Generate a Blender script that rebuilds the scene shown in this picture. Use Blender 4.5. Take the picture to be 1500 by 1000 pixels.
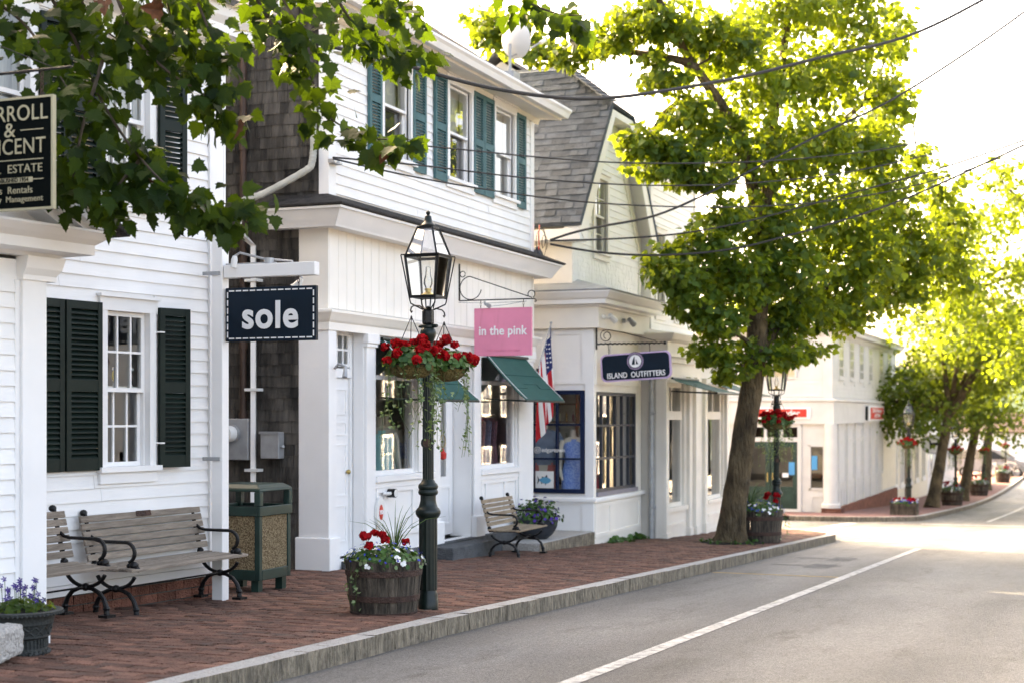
import bpy, math, random
import numpy as np
from mathutils import Vector, Matrix
RN = random.Random(11)
NR = np.random.default_rng(5)
rad = math.radians
sc = bpy.context.scene
for o in list(bpy.data.objects): bpy.data.objects.remove(o)
# ---------------------------------------------------------------- camera, sky, sun, exposure
# world: x runs along the street (down to the harbour), y runs away from the road into the row of shops
YAW = 21.6
cam = bpy.data.cameras.new('camera'); camo = bpy.data.objects.new('camera', cam); sc.collection.objects.link(camo)
camo.location = (0, 0, 1.5); camo.rotation_euler = (rad(90), 0, rad(YAW - 90))
cam.sensor_width = 36; cam.lens = 52.8; cam.shift_y = 107 / 1500; cam.clip_start = .1; cam.clip_end = 6000
cam.dof.use_dof = True; cam.dof.focus_distance = 11.8; cam.dof.aperture_fstop = 2.4
sc.camera = camo
SUN_AZ, SUN_EL = 61., 30.
w = bpy.data.worlds.new('World'); sc.world = w; w.use_nodes = True
nt = w.node_tree; nt.nodes.clear()
sky = nt.nodes.new('ShaderNodeTexSky'); sky.sky_type = 'NISHITA'; sky.sun_disc = False
sky.sun_elevation = rad(SUN_EL); sky.sun_rotation = rad(90 - SUN_AZ); sky.dust_density = 6.0; sky.air_density = .6; sky.ozone_density = 0.
bg = nt.nodes.new('ShaderNodeBackground'); bg.inputs[1].default_value = .15
wo = nt.nodes.new('ShaderNodeOutputWorld')
nt.links.new(sky.outputs[0], bg.inputs[0]); nt.links.new(bg.outputs[0], wo.inputs[0])
sl = bpy.data.lights.new('sun', 'SUN'); sl.energy = 2.0; sl.angle = rad(.6); sl.color = (1, .89, .70)
slo = bpy.data.objects.new('sun', sl); sc.collection.objects.link(slo)
sd = Vector((math.cos(rad(SUN_AZ)) * math.cos(rad(SUN_EL)), math.sin(rad(SUN_AZ)) * math.cos(rad(SUN_EL)), math.sin(rad(SUN_EL))))
slo.rotation_euler = sd.to_track_quat('Z', 'Y').to_euler(); slo.location = (10, 30, 30)
sc.view_settings.view_transform = 'Standard'; sc.view_settings.look = 'None'
sc.view_settings.gamma = 1; sc.view_settings.exposure = 3.4
sc.view_settings.use_white_balance = True; sc.view_settings.white_balance_temperature = 8500; sc.view_settings.white_balance_tint = 9
sc.render.engine = 'CYCLES'
sc.cycles.max_bounces = 8; sc.cycles.diffuse_bounces = 4; sc.cycles.transparent_max_bounces = 12; sc.cycles.caustics_reflective = False; sc.cycles.caustics_refractive = False

# ---------------------------------------------------------------- helpers
C = sc.collection
cA, sA = math.cos(rad(YAW)), math.sin(rad(YAW))
def P(x, y, Z):
    """a point of the place, from where it was measured: picture column, row and distance along the view axis"""
    X = (x - 750) / 2200 * Z; d = (607 - y) / 2200 * Z
    return Vector((Z * cA + X * sA, Z * sA - X * cA, 1.5 + d))
def G(s):
    """height of the pavement along the street"""
    if s < 50: return -.038 * (s - 10.64)
    t = min(max((s - 50) / 30, 0), 1)
    return -1.4957 - .038 * 30 * (t - t * t / 2) if t < 1 else -1.4957 - .57
SPLIT = {'corner_board', 'wall_panel', 'wall', 'eave_box', 'pebble_panel', 'slab'}
class MB:
    def __init__(self): self.v = []; self.f = []; self.m = []; self.cur = 0
    def face(self, *ix): self.f.append(ix); self.m.append(self.cur)
    def quad(self, a, b, c, d):
        i = len(self.v); self.v += [tuple(a), tuple(b), tuple(c), tuple(d)]; self.face(i, i+1, i+2, i+3); return self
    def hexa(self, p):
        i = len(self.v); self.v += [tuple(q) for q in p]
        for f in ((0,3,2,1),(4,5,6,7),(0,1,5,4),(1,2,6,5),(2,3,7,6),(3,0,4,7)): self.face(*[i+k for k in f])
        return self
    def box(self, x0, x1, y0, y1, z0, z1):
        return self.hexa([(x0,y0,z0),(x1,y0,z0),(x1,y1,z0),(x0,y1,z0),(x0,y0,z1),(x1,y0,z1),(x1,y1,z1),(x0,y1,z1)])
    def frustum(self, cx, cy, z0, h0, z1, h1):
        return self.hexa([(cx-h0,cy-h0,z0),(cx+h0,cy-h0,z0),(cx+h0,cy+h0,z0),(cx-h0,cy+h0,z0),(cx-h1,cy-h1,z1),(cx+h1,cy-h1,z1),(cx+h1,cy+h1,z1),(cx-h1,cy+h1,z1)])
    def bar(self, a, b, wd, ht):
        """box beam from a to b, wd across, ht in height"""
        a, b = Vector(a), Vector(b); d = (b - a).normalized()
        u = d.cross(Vector((0,0,1)));  u = Vector((1,0,0)) if u.length < 1e-4 else u.normalized()
        n = u.cross(d)
        q = []
        for p in (a, b): q += [p - u*wd/2 - n*ht/2, p + u*wd/2 - n*ht/2, p + u*wd/2 + n*ht/2, p - u*wd/2 + n*ht/2]
        return self.hexa([q[0],q[1],q[5],q[4],q[3],q[2],q[6],q[7]])
    def tube(self, pts, r, seg=8, closed=False, cap=True):
        pts = [Vector(p) for p in pts]; n = len(pts)
        rr = r if isinstance(r, (list, tuple)) else [r] * n
        i0 = len(self.v); prev = None
        for k in range(n):
            if closed: d = pts[(k+1) % n] - pts[k-1]
            else: d = pts[min(k+1, n-1)] - pts[max(k-1, 0)]
            d = d.normalized() if d.length > 1e-9 else Vector((0,0,1))
            if prev is None:
                u = d.orthogonal().normalized()
            else:
                u = prev - d * prev.dot(d); u = u.normalized() if u.length > 1e-6 else d.orthogonal().normalized()
            prev = u; w_ = d.cross(u)
            for j in range(seg):
                a = 2 * math.pi * j / seg
                self.v.append(tuple(pts[k] + (u * math.cos(a) + w_ * math.sin(a)) * rr[k]))
        for k in range(n if closed else n - 1):
            for j in range(seg):
                a = i0 + k*seg + j; b = i0 + k*seg + (j+1) % seg
                k2 = (k+1) % n
                self.face(a, b, i0 + k2*seg + (j+1) % seg, i0 + k2*seg + j)
        if cap and not closed:
            self.face(*[i0 + j for j in range(seg)][::-1]); self.face(*[i0 + (n-1)*seg + j for j in range(seg)])
        return self
    def lathe(self, prof, seg=20, c=(0,0,0), sx=1, sy=1, flute=None):
        i0 = len(self.v); n = len(prof)
        for (r, z) in prof:
            for j in range(seg):
                a = 2 * math.pi * j / seg
                q = r * (flute(j, z) if flute else 1)
                self.v.append((c[0] + q*sx*math.cos(a), c[1] + q*sy*math.sin(a), c[2] + z))
        for k in range(n - 1):
            for j in range(seg): self.face(i0+k*seg+j, i0+k*seg+(j+1)%seg, i0+(k+1)*seg+(j+1)%seg, i0+(k+1)*seg+j)
        self.face(*[i0 + j for j in range(seg)][::-1]); self.face(*[i0 + (n-1)*seg + j for j in range(seg)])
        return self
    def prism(self, poly, y0, y1, ax='y'):
        """poly of (x,z) swept in y   (ax='x': poly of (y,z) swept in x; ax='z': poly of (x,y) swept in z)"""
        i = len(self.v); n = len(poly)
        def pt(p, t): return (p[0], t, p[1]) if ax == 'y' else ((t, p[0], p[1]) if ax == 'x' else (p[0], p[1], t))
        self.v += [pt(p, y0) for p in poly] + [pt(p, y1) for p in poly]
        self.face(*[i+k for k in range(n)]); self.face(*[i+n+k for k in range(n)][::-1])
        for k in range(n): self.face(i+k, i+n+k, i+n+(k+1)%n, i+(k+1)%n)
        return self
    def blob(self, c, r, seg=8, rings=5, sq=(1,1,1)):
        return self.lathe([(max(r*math.sin(math.pi*k/rings), r*.05), -r*math.cos(math.pi*k/rings)*sq[2]) for k in range(rings+1)], seg, c, sq[0], sq[1])
    def mesh(self, name, mats, smooth=False, fix=True):
        me = bpy.data.meshes.new(name); me.from_pydata(self.v, [], self.f)
        mats = mats if isinstance(mats, (list, tuple)) else [mats]
        for m in mats: me.materials.append(m)
        if len(mats) > 1: me.polygons.foreach_set('material_index', self.m)
        if fix:
            import bmesh
            b = bmesh.new(); b.from_mesh(me); bmesh.ops.recalc_face_normals(b, faces=b.faces); b.to_mesh(me); b.free()
        if smooth:
            me.polygons.foreach_set('use_smooth', [True] * len(me.polygons))
            try: me.set_sharp_from_angle(angle=rad(38))
            except Exception: pass
        me.update(); return me
    def build(self, name, mats, parent=None, loc=(0,0,0), rot=(0,0,0), smooth=False, bevel=0, fix=True):
        if name in SPLIT and len(self.v) > 8 and len(self.v) % 8 == 0 and len(self.f) == len(self.v) // 8 * 6:
            for k in range(len(self.v) // 8):
                q = MB(); q.v = self.v[8*k:8*k+8]; q.f = [tuple(i - 8*k for i in f) for f in self.f[6*k:6*k+6]]; q.m = [0] * 6
                o = q.build1(name, mats, parent, loc, rot, smooth, bevel, fix)
            return o
        return self.build1(name, mats, parent, loc, rot, smooth, bevel, fix)
    def build1(self, name, mats, parent=None, loc=(0,0,0), rot=(0,0,0), smooth=False, bevel=0, fix=True):
        o = inst(name, self.mesh(name, mats, smooth, fix), parent, loc, rot)
        if bevel:
            b = o.modifiers.new('bevel', 'BEVEL'); b.width = bevel; b.segments = 2; b.limit_method = 'ANGLE'; b.angle_limit = rad(40)
        return o
def inst(name, me, parent=None, loc=(0,0,0), rot=(0,0,0), scale=(1,1,1)):
    o = bpy.data.objects.new(name, me); C.objects.link(o)
    o.location = loc; o.rotation_euler = rot; o.scale = scale
    if parent is not None: o.parent = parent
    return o
def tag(o, label=None, cat=None, group=None, kind=None):
    if label: o['label'] = label
    if cat: o['category'] = cat
    if group: o['group'] = group
    if kind: o['kind'] = kind
    return o
def thing(name, label, cat, loc=(0,0,0), rz=0, group=None):
    o = bpy.data.objects.new(name, None); C.objects.link(o); o.empty_display_size = .1
    o.location = loc; o.rotation_euler = (0, 0, rz)
    return tag(o, label, cat, group)
KIDS = {}
def dup(o, parent=None):
    c = o.copy(); C.objects.link(c)
    if parent is not None: c.parent = parent
    for ch in KIDS.setdefault(o.name, list(o.children)): dup(ch, c)
    return c
def place(o, loc, rz=0, label=None, sc_=None):
    o.location = loc; o.rotation_euler = (0, 0, rz)
    if label: o['label'] = label
    if sc_: o.scale = (sc_,) * 3
    return o
def np_mesh(name, tv, tf, pos, mat3, scale, mat, rnd=None):
    """many copies of one small shape in one mesh: tv template verts, tf template faces (all same size)"""
    tv = np.asarray(tv, float); N = len(pos); k = len(tv)
    V = np.einsum('nij,kj->nki', mat3, tv) * np.asarray(scale)[:, None, None] + np.asarray(pos)[:, None, :]
    F = (np.asarray(tf)[None] + (np.arange(N) * k)[:, None, None]).reshape(-1, len(tf[0]))
    me = bpy.data.meshes.new(name); me.vertices.add(N * k); me.vertices.foreach_set('co', V.reshape(-1))
    nf, fs = F.shape
    me.loops.add(nf * fs); me.loops.foreach_set('vertex_index', F.reshape(-1).astype(np.int32))
    me.polygons.add(nf); me.polygons.foreach_set('loop_start', np.arange(0, nf * fs, fs, dtype=np.int32))
    try: me.polygons.foreach_set('loop_total', np.full(nf, fs, dtype=np.int32))
    except Exception: pass
    if rnd is not None:
        a = me.attributes.new('rnd', 'FLOAT', 'POINT'); a.data.foreach_set('value', np.repeat(rnd, k).astype(np.float32))
    me.materials.append(mat); me.update(calc_edges=True); me.validate(); return me
def rot_mats(nrm, spin):
    """rotation matrices whose z axis is nrm and that are spun about it"""
    nrm = nrm / np.linalg.norm(nrm, axis=1, keepdims=True)
    ref = np.tile(np.array([0., 0, 1]), (len(nrm), 1)); ref[np.abs(nrm[:, 2]) > .95] = (1, 0, 0)
    u = np.cross(ref, nrm); u /= np.linalg.norm(u, axis=1, keepdims=True); v = np.cross(nrm, u)
    c, s = np.cos(spin)[:, None], np.sin(spin)[:, None]
    return np.stack([u * c + v * s, v * c - u * s, nrm], axis=2)

# ---------------------------------------------------------------- materials
MT = {}
def mat(name, col, rough=.6, var=.12, scale=3., bump=0., bscale=60., col2=None, lo=.35, hi=.65, rnd=0., metal=0., spec=.4, stretch=(1,1,1), bstretch=None, dirt=None, coat=0):
    if name in MT: return MT[name]
    m = bpy.data.materials.new(name); m.use_nodes = True; n = m.node_tree.nodes; L = m.node_tree.links
    b = n['Principled BSDF']
    geo = n.new('ShaderNodeNewGeometry')
    mp = n.new('ShaderNodeMapping'); mp.inputs['Scale'].default_value = stretch; L.new(geo.outputs['Position'], mp.inputs[0])
    nz = n.new('ShaderNodeTexNoise'); nz.inputs['Scale'].default_value = scale; nz.inputs['Detail'].default_value = 5; L.new(mp.outputs[0], nz.inputs['Vector'])
    rp = n.new('ShaderNodeValToRGB'); L.new(nz.outputs[0], rp.inputs[0])
    c1 = tuple(min(1, x * (1 - var)) for x in col[:3]) if not col2 else tuple(col[:3])
    c2 = tuple(min(1, x * (1 + var)) for x in col[:3]) if not col2 else tuple(col2[:3])
    rp.color_ramp.elements[0].position = lo; rp.color_ramp.elements[1].position = hi
    rp.color_ramp.elements[0].color = (*c1, 1); rp.color_ramp.elements[1].color = (*c2, 1)
    out = rp.outputs[0]
    def mult(out, facsock, f0, f1):
        mr = n.new('ShaderNodeMapRange'); mr.inputs['To Min'].default_value = f0; mr.inputs['To Max'].default_value = f1; L.new(facsock, mr.inputs[0])
        hs = n.new('ShaderNodeHueSaturation'); L.new(out, hs.inputs['Color']); L.new(mr.outputs[0], hs.inputs['Value']); return hs.outputs[0]
    if rnd:
        oi = n.new('ShaderNodeObjectInfo'); at = n.new('ShaderNodeAttribute'); at.attribute_name = 'rnd'
        ad = n.new('ShaderNodeMath'); L.new(oi.outputs['Random'], ad.inputs[0]); L.new(at.outputs['Fac'], ad.inputs[1])
        fr = n.new('ShaderNodeMath'); fr.operation = 'FRACT'; L.new(ad.outputs[0], fr.inputs[0]); out = mult(out, fr.outputs[0], 1 - rnd, 1 + rnd)
    if dirt:   # (colour, scale, threshold, amount)
        d2 = n.new('ShaderNodeTexNoise'); d2.inputs['Scale'].default_value = dirt[1]; d2.inputs['Detail'].default_value = 8; d2.inputs['Roughness'].default_value = .65
        mp2 = n.new('ShaderNodeMapping'); mp2.inputs['Scale'].default_value = dirt[4] if len(dirt) > 4 else (1, 1, 1); L.new(geo.outputs['Position'], mp2.inputs[0]); L.new(mp2.outputs[0], d2.inputs['Vector'])
        r2 = n.new('ShaderNodeValToRGB'); L.new(d2.outputs[0], r2.inputs[0])
        r2.color_ramp.elements[0].position = dirt[2]; r2.color_ramp.elements[1].position = dirt[2] + .18
        r2.color_ramp.elements[0].color = (0,0,0,1); r2.color_ramp.elements[1].color = (dirt[3],) * 3 + (1,)
        mx = n.new('ShaderNodeMix'); mx.data_type = 'RGBA'; L.new(r2.outputs[0], mx.inputs[0]); L.new(out, mx.inputs[6]); mx.inputs[7].default_value = (*dirt[0], 1); out = mx.outputs[2]
    L.new(out, b.inputs['Base Color'])
    b.inputs['Roughness'].default_value = rough; b.inputs['Metallic'].default_value = metal; b.inputs['Specular IOR Level'].default_value = spec
    if coat: b.inputs['Coat Weight'].default_value = coat
    if bump:
        n2 = n.new('ShaderNodeTexNoise'); n2.inputs['Scale'].default_value = bscale; n2.inputs['Detail'].default_value = 4
        m2 = n.new('ShaderNodeMapping'); m2.inputs['Scale'].default_value = bstretch or stretch; L.new(geo.outputs['Position'], m2.inputs[0]); L.new(m2.outputs[0], n2.inputs['Vector'])
        bp = n.new('ShaderNodeBump'); bp.inputs['Strength'].default_value = min(1, bump * 8); bp.inputs['Distance'].default_value = bump * .1; L.new(n2.outputs[0], bp.inputs['Height']); L.new(bp.outputs[0], b.inputs['Normal'])
    MT[name] = m; return m
def leafmat(name, dark, light, trans, tw=.45, rough=.45, spec=.25):
    m = bpy.data.materials.new(name); m.use_nodes = True; n = m.node_tree.nodes; L = m.node_tree.links; n.clear()
    at = n.new('ShaderNodeAttribute'); at.attribute_name = 'rnd'
    oi = n.new('ShaderNodeObjectInfo'); ad = n.new('ShaderNodeMath'); L.new(at.outputs['Fac'], ad.inputs[0]); L.new(oi.outputs['Random'], ad.inputs[1])
    fr = n.new('ShaderNodeMath'); fr.operation = 'FRACT'; L.new(ad.outputs[0], fr.inputs[0])
    rp = n.new('ShaderNodeValToRGB'); L.new(fr.outputs[0], rp.inputs[0]); rp.color_ramp.elements[0].color = (*dark, 1); rp.color_ramp.elements[1].color = (*light, 1)
    rt = n.new('ShaderNodeValToRGB'); L.new(fr.outputs[0], rt.inputs[0]); rt.color_ramp.elements[0].color = tuple(x * .6 for x in trans) + (1,); rt.color_ramp.elements[1].color = (*trans, 1)
    b = n.new('ShaderNodeBsdfPrincipled'); b.inputs['Roughness'].default_value = rough; b.inputs['Specular IOR Level'].default_value = spec; L.new(rp.outputs[0], b.inputs['Base Color'])
    t = n.new('ShaderNodeBsdfTranslucent'); L.new(rt.outputs[0], t.inputs[0])
    mx = n.new('ShaderNodeMixShader'); mx.inputs[0].default_value = tw; L.new(b.outputs[0], mx.inputs[1]); L.new(t.outputs[0], mx.inputs[2])
    o = n.new('ShaderNodeOutputMaterial'); L.new(mx.outputs[0], o.inputs[0]); MT[name] = m; return m
def glass(name, tint=(.93, .96, .95), refl=1.0, wav=.0, ior=1.5):
    m = bpy.data.materials.new(name); m.use_nodes = True; n = m.node_tree.nodes; L = m.node_tree.links; n.clear()
    t = n.new('ShaderNodeBsdfTransparent'); t.inputs[0].default_value = (*tint, 1)
    g = n.new('ShaderNodeBsdfGlossy'); g.inputs['Roughness'].default_value = .015; g.inputs[0].default_value = (refl,) * 3 + (1,)
    fr = n.new('ShaderNodeFresnel'); fr.inputs[0].default_value = ior
    mu = n.new('ShaderNodeMath'); mu.operation = 'MULTIPLY'; mu.use_clamp = True; mu.inputs[1].default_value = 2.0; L.new(fr.outputs[0], mu.inputs[0])
    mx = n.new('ShaderNodeMixShader'); L.new(mu.outputs[0], mx.inputs[0]); L.new(t.outputs[0], mx.inputs[1]); L.new(g.outputs[0], mx.inputs[2])
    if wav:
        geo = n.new('ShaderNodeNewGeometry'); nz = n.new('ShaderNodeTexNoise'); nz.inputs['Scale'].default_value = 2.2; L.new(geo.outputs['Position'], nz.inputs['Vector'])
        bp = n.new('ShaderNodeBump'); bp.inputs['Strength'].default_value = wav; bp.inputs['Distance'].default_value = .02; L.new(nz.outputs[0], bp.inputs['Height']); L.new(bp.outputs[0], g.inputs['Normal'])
    o = n.new('ShaderNodeOutputMaterial'); L.new(mx.outputs[0], o.inputs[0]); MT[name] = m; return m
white = mat('white_paint', (.80, .79, .78), .5, .03, 2, .03, 25, dirt=((.5, .46, .4), 1.1, .66, .28, (1, 1, .35)))
wclap = mat('white_clapboard_paint', (.80, .79, .78), .55, .03, 3, .05, 14, rnd=.025, bstretch=(.3, 1, 3), dirt=((.52, .47, .4), .9, .64, .3, (1, 1, .3)))
gablew = mat('gable_white_paint', (.84, .825, .80), .6, .03, 3, .05, 14, rnd=.03)
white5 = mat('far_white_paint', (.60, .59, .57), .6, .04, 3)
cream = mat('cream_paint', (.76, .70, .58), .55, .04, 3, .04, 14, rnd=.03)
wwarm = mat('warm_white_paint', (.80, .76, .70), .5, .04, 2, .03, 25, dirt=((.5, .44, .36), 1.3, .63, .35, (1, 1, .35)))
gblack = mat('green_black_paint', (.0045, .0105, .0085), .35, .25, 8, .05, 30, spec=.3)
black = mat('black_iron', (.004, .004, .0045), .4, .3, 20, .08, 60, spec=.3)
shutg = mat('dark_green_shutter', (.0045, .012, .009), .5, .2, 6, .03, 40, spec=.22)
shutt = mat('teal_shutter', (.055, .135, .145), .6, .15, 6, .04, 30, spec=.25, dirt=((.13, .18, .185), 3, .58, .5))
navy = mat('navy_paint', (.004, .012, .042), .4, .15, 4, spec=.25)
navys = mat('navy_sign_board', (.0018, .010, .021), .5, .2, 3, spec=.2)
pink = mat('pink_sign_board', (.74, .24, .36), .5, .06, 3, dirt=((.55, .17, .20), 5, .56, .5, (3, 3, .35)))
letter = mat('white_lettering', (.8, .8, .8), .5, .03)
blackb = mat('black_sign_board', (.0015, .003, .003), .75, .2, 3, spec=.05)
gold = mat('gold_lettering', (.33, .30, .20), .45, .1)
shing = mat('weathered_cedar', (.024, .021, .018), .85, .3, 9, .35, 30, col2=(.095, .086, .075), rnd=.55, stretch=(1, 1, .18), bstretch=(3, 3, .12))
roofg = mat('cool_grey_roof_shingle', (.095, .117, .152), .95, .15, 9, .3, 160, rnd=.28)
aspg = mat('grey_asphalt_shingle', (.17, .165, .165), .95, .15, 9, .3, 160, rnd=.22)
brickm = mat('paving_brick', (.150, .070, .047), .85, .25, 9, .3, 55, rnd=.45, dirt=((.10, .08, .066), 4, .53, .75))
brickw = mat('wall_brick', (.19, .075, .05), .9, .25, 9, .3, 60, rnd=.25)
mortar = mat('mortar', (.10, .09, .08), .95, .2, 20, .2, 90)
sand = mat('joint_sand', (.016, .013, .011), .95, .3, 30, .3, 90)
granite = mat('granite', (.38, .365, .345), .8, .16, 60, .25, 45, rnd=.1, dirt=((.22, .20, .17), 5, .53, .55))
granface = mat('rough_granite_side', (.27, .225, .165), .9, .35, 14, .9, 28, stretch=(2, 2, .5), dirt=((.06, .05, .04), 5, .5, .6, (1, 1, .6)))
bing = mat('bin_green_paint', (.010, .032, .026), .4, .2, 6, spec=.35)
slab = mat('dark_step_stone', (.075, .08, .085), .8, .2, 10, .2, 50)
bwood = mat('weathered_bench_wood', (.44, .36, .29), .75, .2, 7, .3, 40, rnd=.14, stretch=(.6, 7, 7), bstretch=(.5, 9, 9))
bwood2 = mat('pale_bench_wood', (.46, .35, .24), .7, .18, 7, .3, 40, rnd=.1, stretch=(.6, 7, 7), bstretch=(.5, 9, 9))
stavem = mat('old_barrel_oak', (.034, .026, .019), .85, .3, 8, .4, 30, col2=(.15, .12, .09), rnd=.3, stretch=(4, 4, .5), bstretch=(6, 6, .4))
rust = mat('rusty_hoop', (.055, .028, .02), .75, .3, 14, .2, 60)
soil = mat('potting_soil', (.02, .015, .011), .95, .3, 20, .4, 60)
moss = mat('moss_liner', (.09, .07, .022), .95, .4, 14, .6, 45, col2=(.16, .12, .04))
metalg = mat('galvanised_metal', (.35, .36, .37), .5, .12, 8, metal=.4)
downp = mat('mossy_white_pipe', (.42, .42, .38), .5, .12, 6, dirt=((.2, .22, .13), 4, .5, .6))
plasw = mat('white_plastic', (.72, .72, .70), .4, .04)
rustpipe = mat('brown_vent_pipe', (.05, .028, .02), .6, .25, 7)
teal = mat('teal_awning_canvas', (.004, .066, .056), .8, .08, 4, .05, 120)
lead = mat('lead_roof', (.30, .32, .34), .55, .15, 4, .06, 18)
tarroof = mat('tar_roof_edge', (.035, .032, .03), .95, .4, 12, .4, 60)
curtain = mat('pale_curtain', (.66, .64, .60), .9, .1, 12, stretch=(6, 6, .4))
dark = mat('dim_interior', (.10, .085, .07), .9, .2, 2)
paleroom = mat('pale_interior', (.55, .52, .47), .9, .08, 2)
wood = mat('interior_wood', (.16, .09, .05), .6, .2, 6, stretch=(1, 1, 6))
bark = mat('plane_tree_bark', (.046, .032, .017), .95, .3, 5, 1.3, 17, col2=(.15, .108, .058), stretch=(1, 1, .5), bstretch=(1.5, 1.5, .4), dirt=((.17, .15, .105), 7, .56, .7, (1, 1, .6)))
twigm = mat('twig_bark', (.06, .045, .032), .9, .2, 12)
redpet = leafmat('red_petal', (.16, .002, .004), (.50, .007, .012), (.42, .006, .010), .2, .6, .1)
whpet = mat('white_petal', (.75, .75, .72), .6, .06)
blpet = mat('blue_petal', (.03, .05, .42), .6, .2)
pupet = mat('purple_petal', (.06, .02, .24), .6, .25)
mannq = mat('mannequin_cream', (.62, .56, .48), .45, .04)
brass = mat('brass', (.45, .33, .12), .35, .1, metal=.9)
redp = mat('red_print', (.55, .03, .02), .5, .05)
pane = glass('window_glass', wav=.10)
shopg = glass('shop_glass', (.96, .98, .97), wav=.015)
lampg = glass('lantern_glass', (.97, .97, .95))
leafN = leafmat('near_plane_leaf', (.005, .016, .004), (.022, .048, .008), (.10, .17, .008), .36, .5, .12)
leafT = leafmat('plane_leaf', (.026, .066, .013), (.065, .125, .024), (.44, .54, .035), .48)
leafF = leafmat('far_leaf', (.028, .065, .014), (.06, .11, .02), (.33, .41, .035), .48)
leafG = leafmat('geranium_leaf', (.025, .075, .02), (.07, .15, .035), (.12, .22, .03), .25)
leafI = leafmat('variegated_ivy', (.07, .14, .05), (.30, .36, .20), (.25, .38, .08), .3)
grassm = leafmat('spike_grass', (.05, .10, .025), (.12, .18, .05), (.2, .3, .05), .3)
# ---------------------------------------------------------------- ground, road, pavements, water
def asphalt():
    m = mat('asphalt', (.185, .178, .168), .58, .2, 1.2, .35, 120, stretch=(.25, 1, 1), bstretch=(1, 1, 1), dirt=((.26, .25, .238), .55, .5, .7, (.12, 1, 1)))
    n = m.node_tree.nodes; L = m.node_tree.links; b = n['Principled BSDF']; src = b.inputs['Base Color'].links[0].from_socket
    geo = n.new('ShaderNodeNewGeometry'); v = n.new('ShaderNodeTexVoronoi'); v.inputs['Scale'].default_value = 95; L.new(geo.outputs['Position'], v.inputs['Vector'])
    rp = n.new('ShaderNodeMapRange'); rp.inputs['To Min'].default_value = .55; rp.inputs['To Max'].default_value = 1.5; L.new(v.outputs['Color'], rp.inputs[0])
    hs = n.new('ShaderNodeHueSaturation'); L.new(src, hs.inputs['Color']); L.new(rp.outputs[0], hs.inputs['Value'])
    nz = n.new('ShaderNodeTexNoise'); nz.inputs['Scale'].default_value = 1.6; nz.inputs['Detail'].default_value = 9; nz.inputs['Roughness'].default_value = .75
    mp = n.new('ShaderNodeMapping'); mp.inputs['Scale'].default_value = (.5, 1.6, 1); L.new(geo.outputs['Position'], mp.inputs[0]); L.new(mp.outputs[0], nz.inputs['Vector'])
    r2 = n.new('ShaderNodeValToRGB'); r2.color_ramp.elements[0].position = .54; r2.color_ramp.elements[1].position = .74; r2.color_ramp.elements[0].color = (1,1,1,1); r2.color_ramp.elements[1].color = (.55,.52,.49,1); L.new(nz.outputs[0], r2.inputs[0])
    mx = n.new('ShaderNodeMix'); mx.data_type = 'RGBA'; mx.blend_type = 'MULTIPLY'; mx.inputs[0].default_value = 1; L.new(hs.outputs[0], mx.inputs[6]); L.new(r2.outputs[0], mx.inputs[7]); L.new(mx.outputs[2], b.inputs['Base Color'])
    # fine cracks: edges of large warped cells
    vc = n.new('ShaderNodeTexVoronoi'); vc.feature = 'DISTANCE_TO_EDGE'; vc.inputs['Scale'].default_value = .55
    wn = n.new('ShaderNodeTexNoise'); wn.inputs['Scale'].default_value = 1.3; wn.inputs['Detail'].default_value = 6; L.new(geo.outputs['Position'], wn.inputs['Vector'])
    va = n.new('ShaderNodeVectorMath'); va.operation = 'MULTIPLY_ADD'; va.inputs[1].default_value = (1.1, 1.1, 0); L.new(wn.outputs['Color'], va.inputs[0]); L.new(geo.outputs['Position'], va.inputs[2]); L.new(va.outputs[0], vc.inputs['Vector'])
    cr = n.new('ShaderNodeValToRGB'); cr.color_ramp.elements[0].position = .004; cr.color_ramp.elements[1].position = .012; cr.color_ramp.elements[0].color = (.45,.43,.4,1); cr.color_ramp.elements[1].color = (1,1,1,1); L.new(vc.outputs['Distance'], cr.inputs[0])
    m3 = n.new('ShaderNodeMix'); m3.data_type = 'RGBA'; m3.blend_type = 'MULTIPLY'; m3.inputs[0].default_value = .12; L.new(mx.outputs[2], m3.inputs[6]); L.new(cr.outputs[0], m3.inputs[7])
    # tyre-polished lanes run down the street
    sx = n.new('ShaderNodeSeparateXYZ'); L.new(geo.outputs['Position'], sx.inputs[0]); wv = n.new('ShaderNodeMath'); wv.operation = 'MULTIPLY_ADD'; wv.inputs[1].default_value = .9; L.new(nz.outputs[0], wv.inputs[0]); L.new(sx.outputs[1], wv.inputs[2])
    sn = n.new('ShaderNodeMath'); sn.operation = 'SINE'; mm = n.new('ShaderNodeMath'); mm.operation = 'MULTIPLY'; mm.inputs[1].default_value = 3.6; L.new(wv.outputs[0], mm.inputs[0]); L.new(mm.outputs[0], sn.inputs[0])
    mr = n.new('ShaderNodeMapRange'); mr.inputs[1].default_value = -1; mr.inputs['To Min'].default_value = .82; mr.inputs['To Max'].default_value = 1.14; L.new(sn.outputs[0], mr.inputs[0])
    h3_ = n.new('ShaderNodeHueSaturation'); L.new(m3.outputs[2], h3_.inputs['Color']); L.new(mr.outputs[0], h3_.inputs['Value']); L.new(h3_.outputs[0], b.inputs['Base Color'])
    return m
asph = asphalt()
def strip(name, rows, dz, m, parent=None, step=1.0):
    """sheet that follows the street's fall; rows: (s0, s1, n0(s), n1(s))"""
    b = MB()
    for (s0, s1, f0, f1) in rows:
        k = max(1, int((s1 - s0) / step))
        for i in range(k):
            a, c = s0 + (s1 - s0) * i / k, s0 + (s1 - s0) * (i + 1) / k
            b.quad((a, f0(a), G(a) + dz), (c, f0(c), G(c) + dz), (c, f1(c), G(c) + dz), (a, f1(a), G(a) + dz))
    return b.build(name, m, parent)
K = lambda v: (lambda s: v)
earth = mat('earth', (.10, .09, .07), .95, .2, .5)
b = MB()
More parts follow.
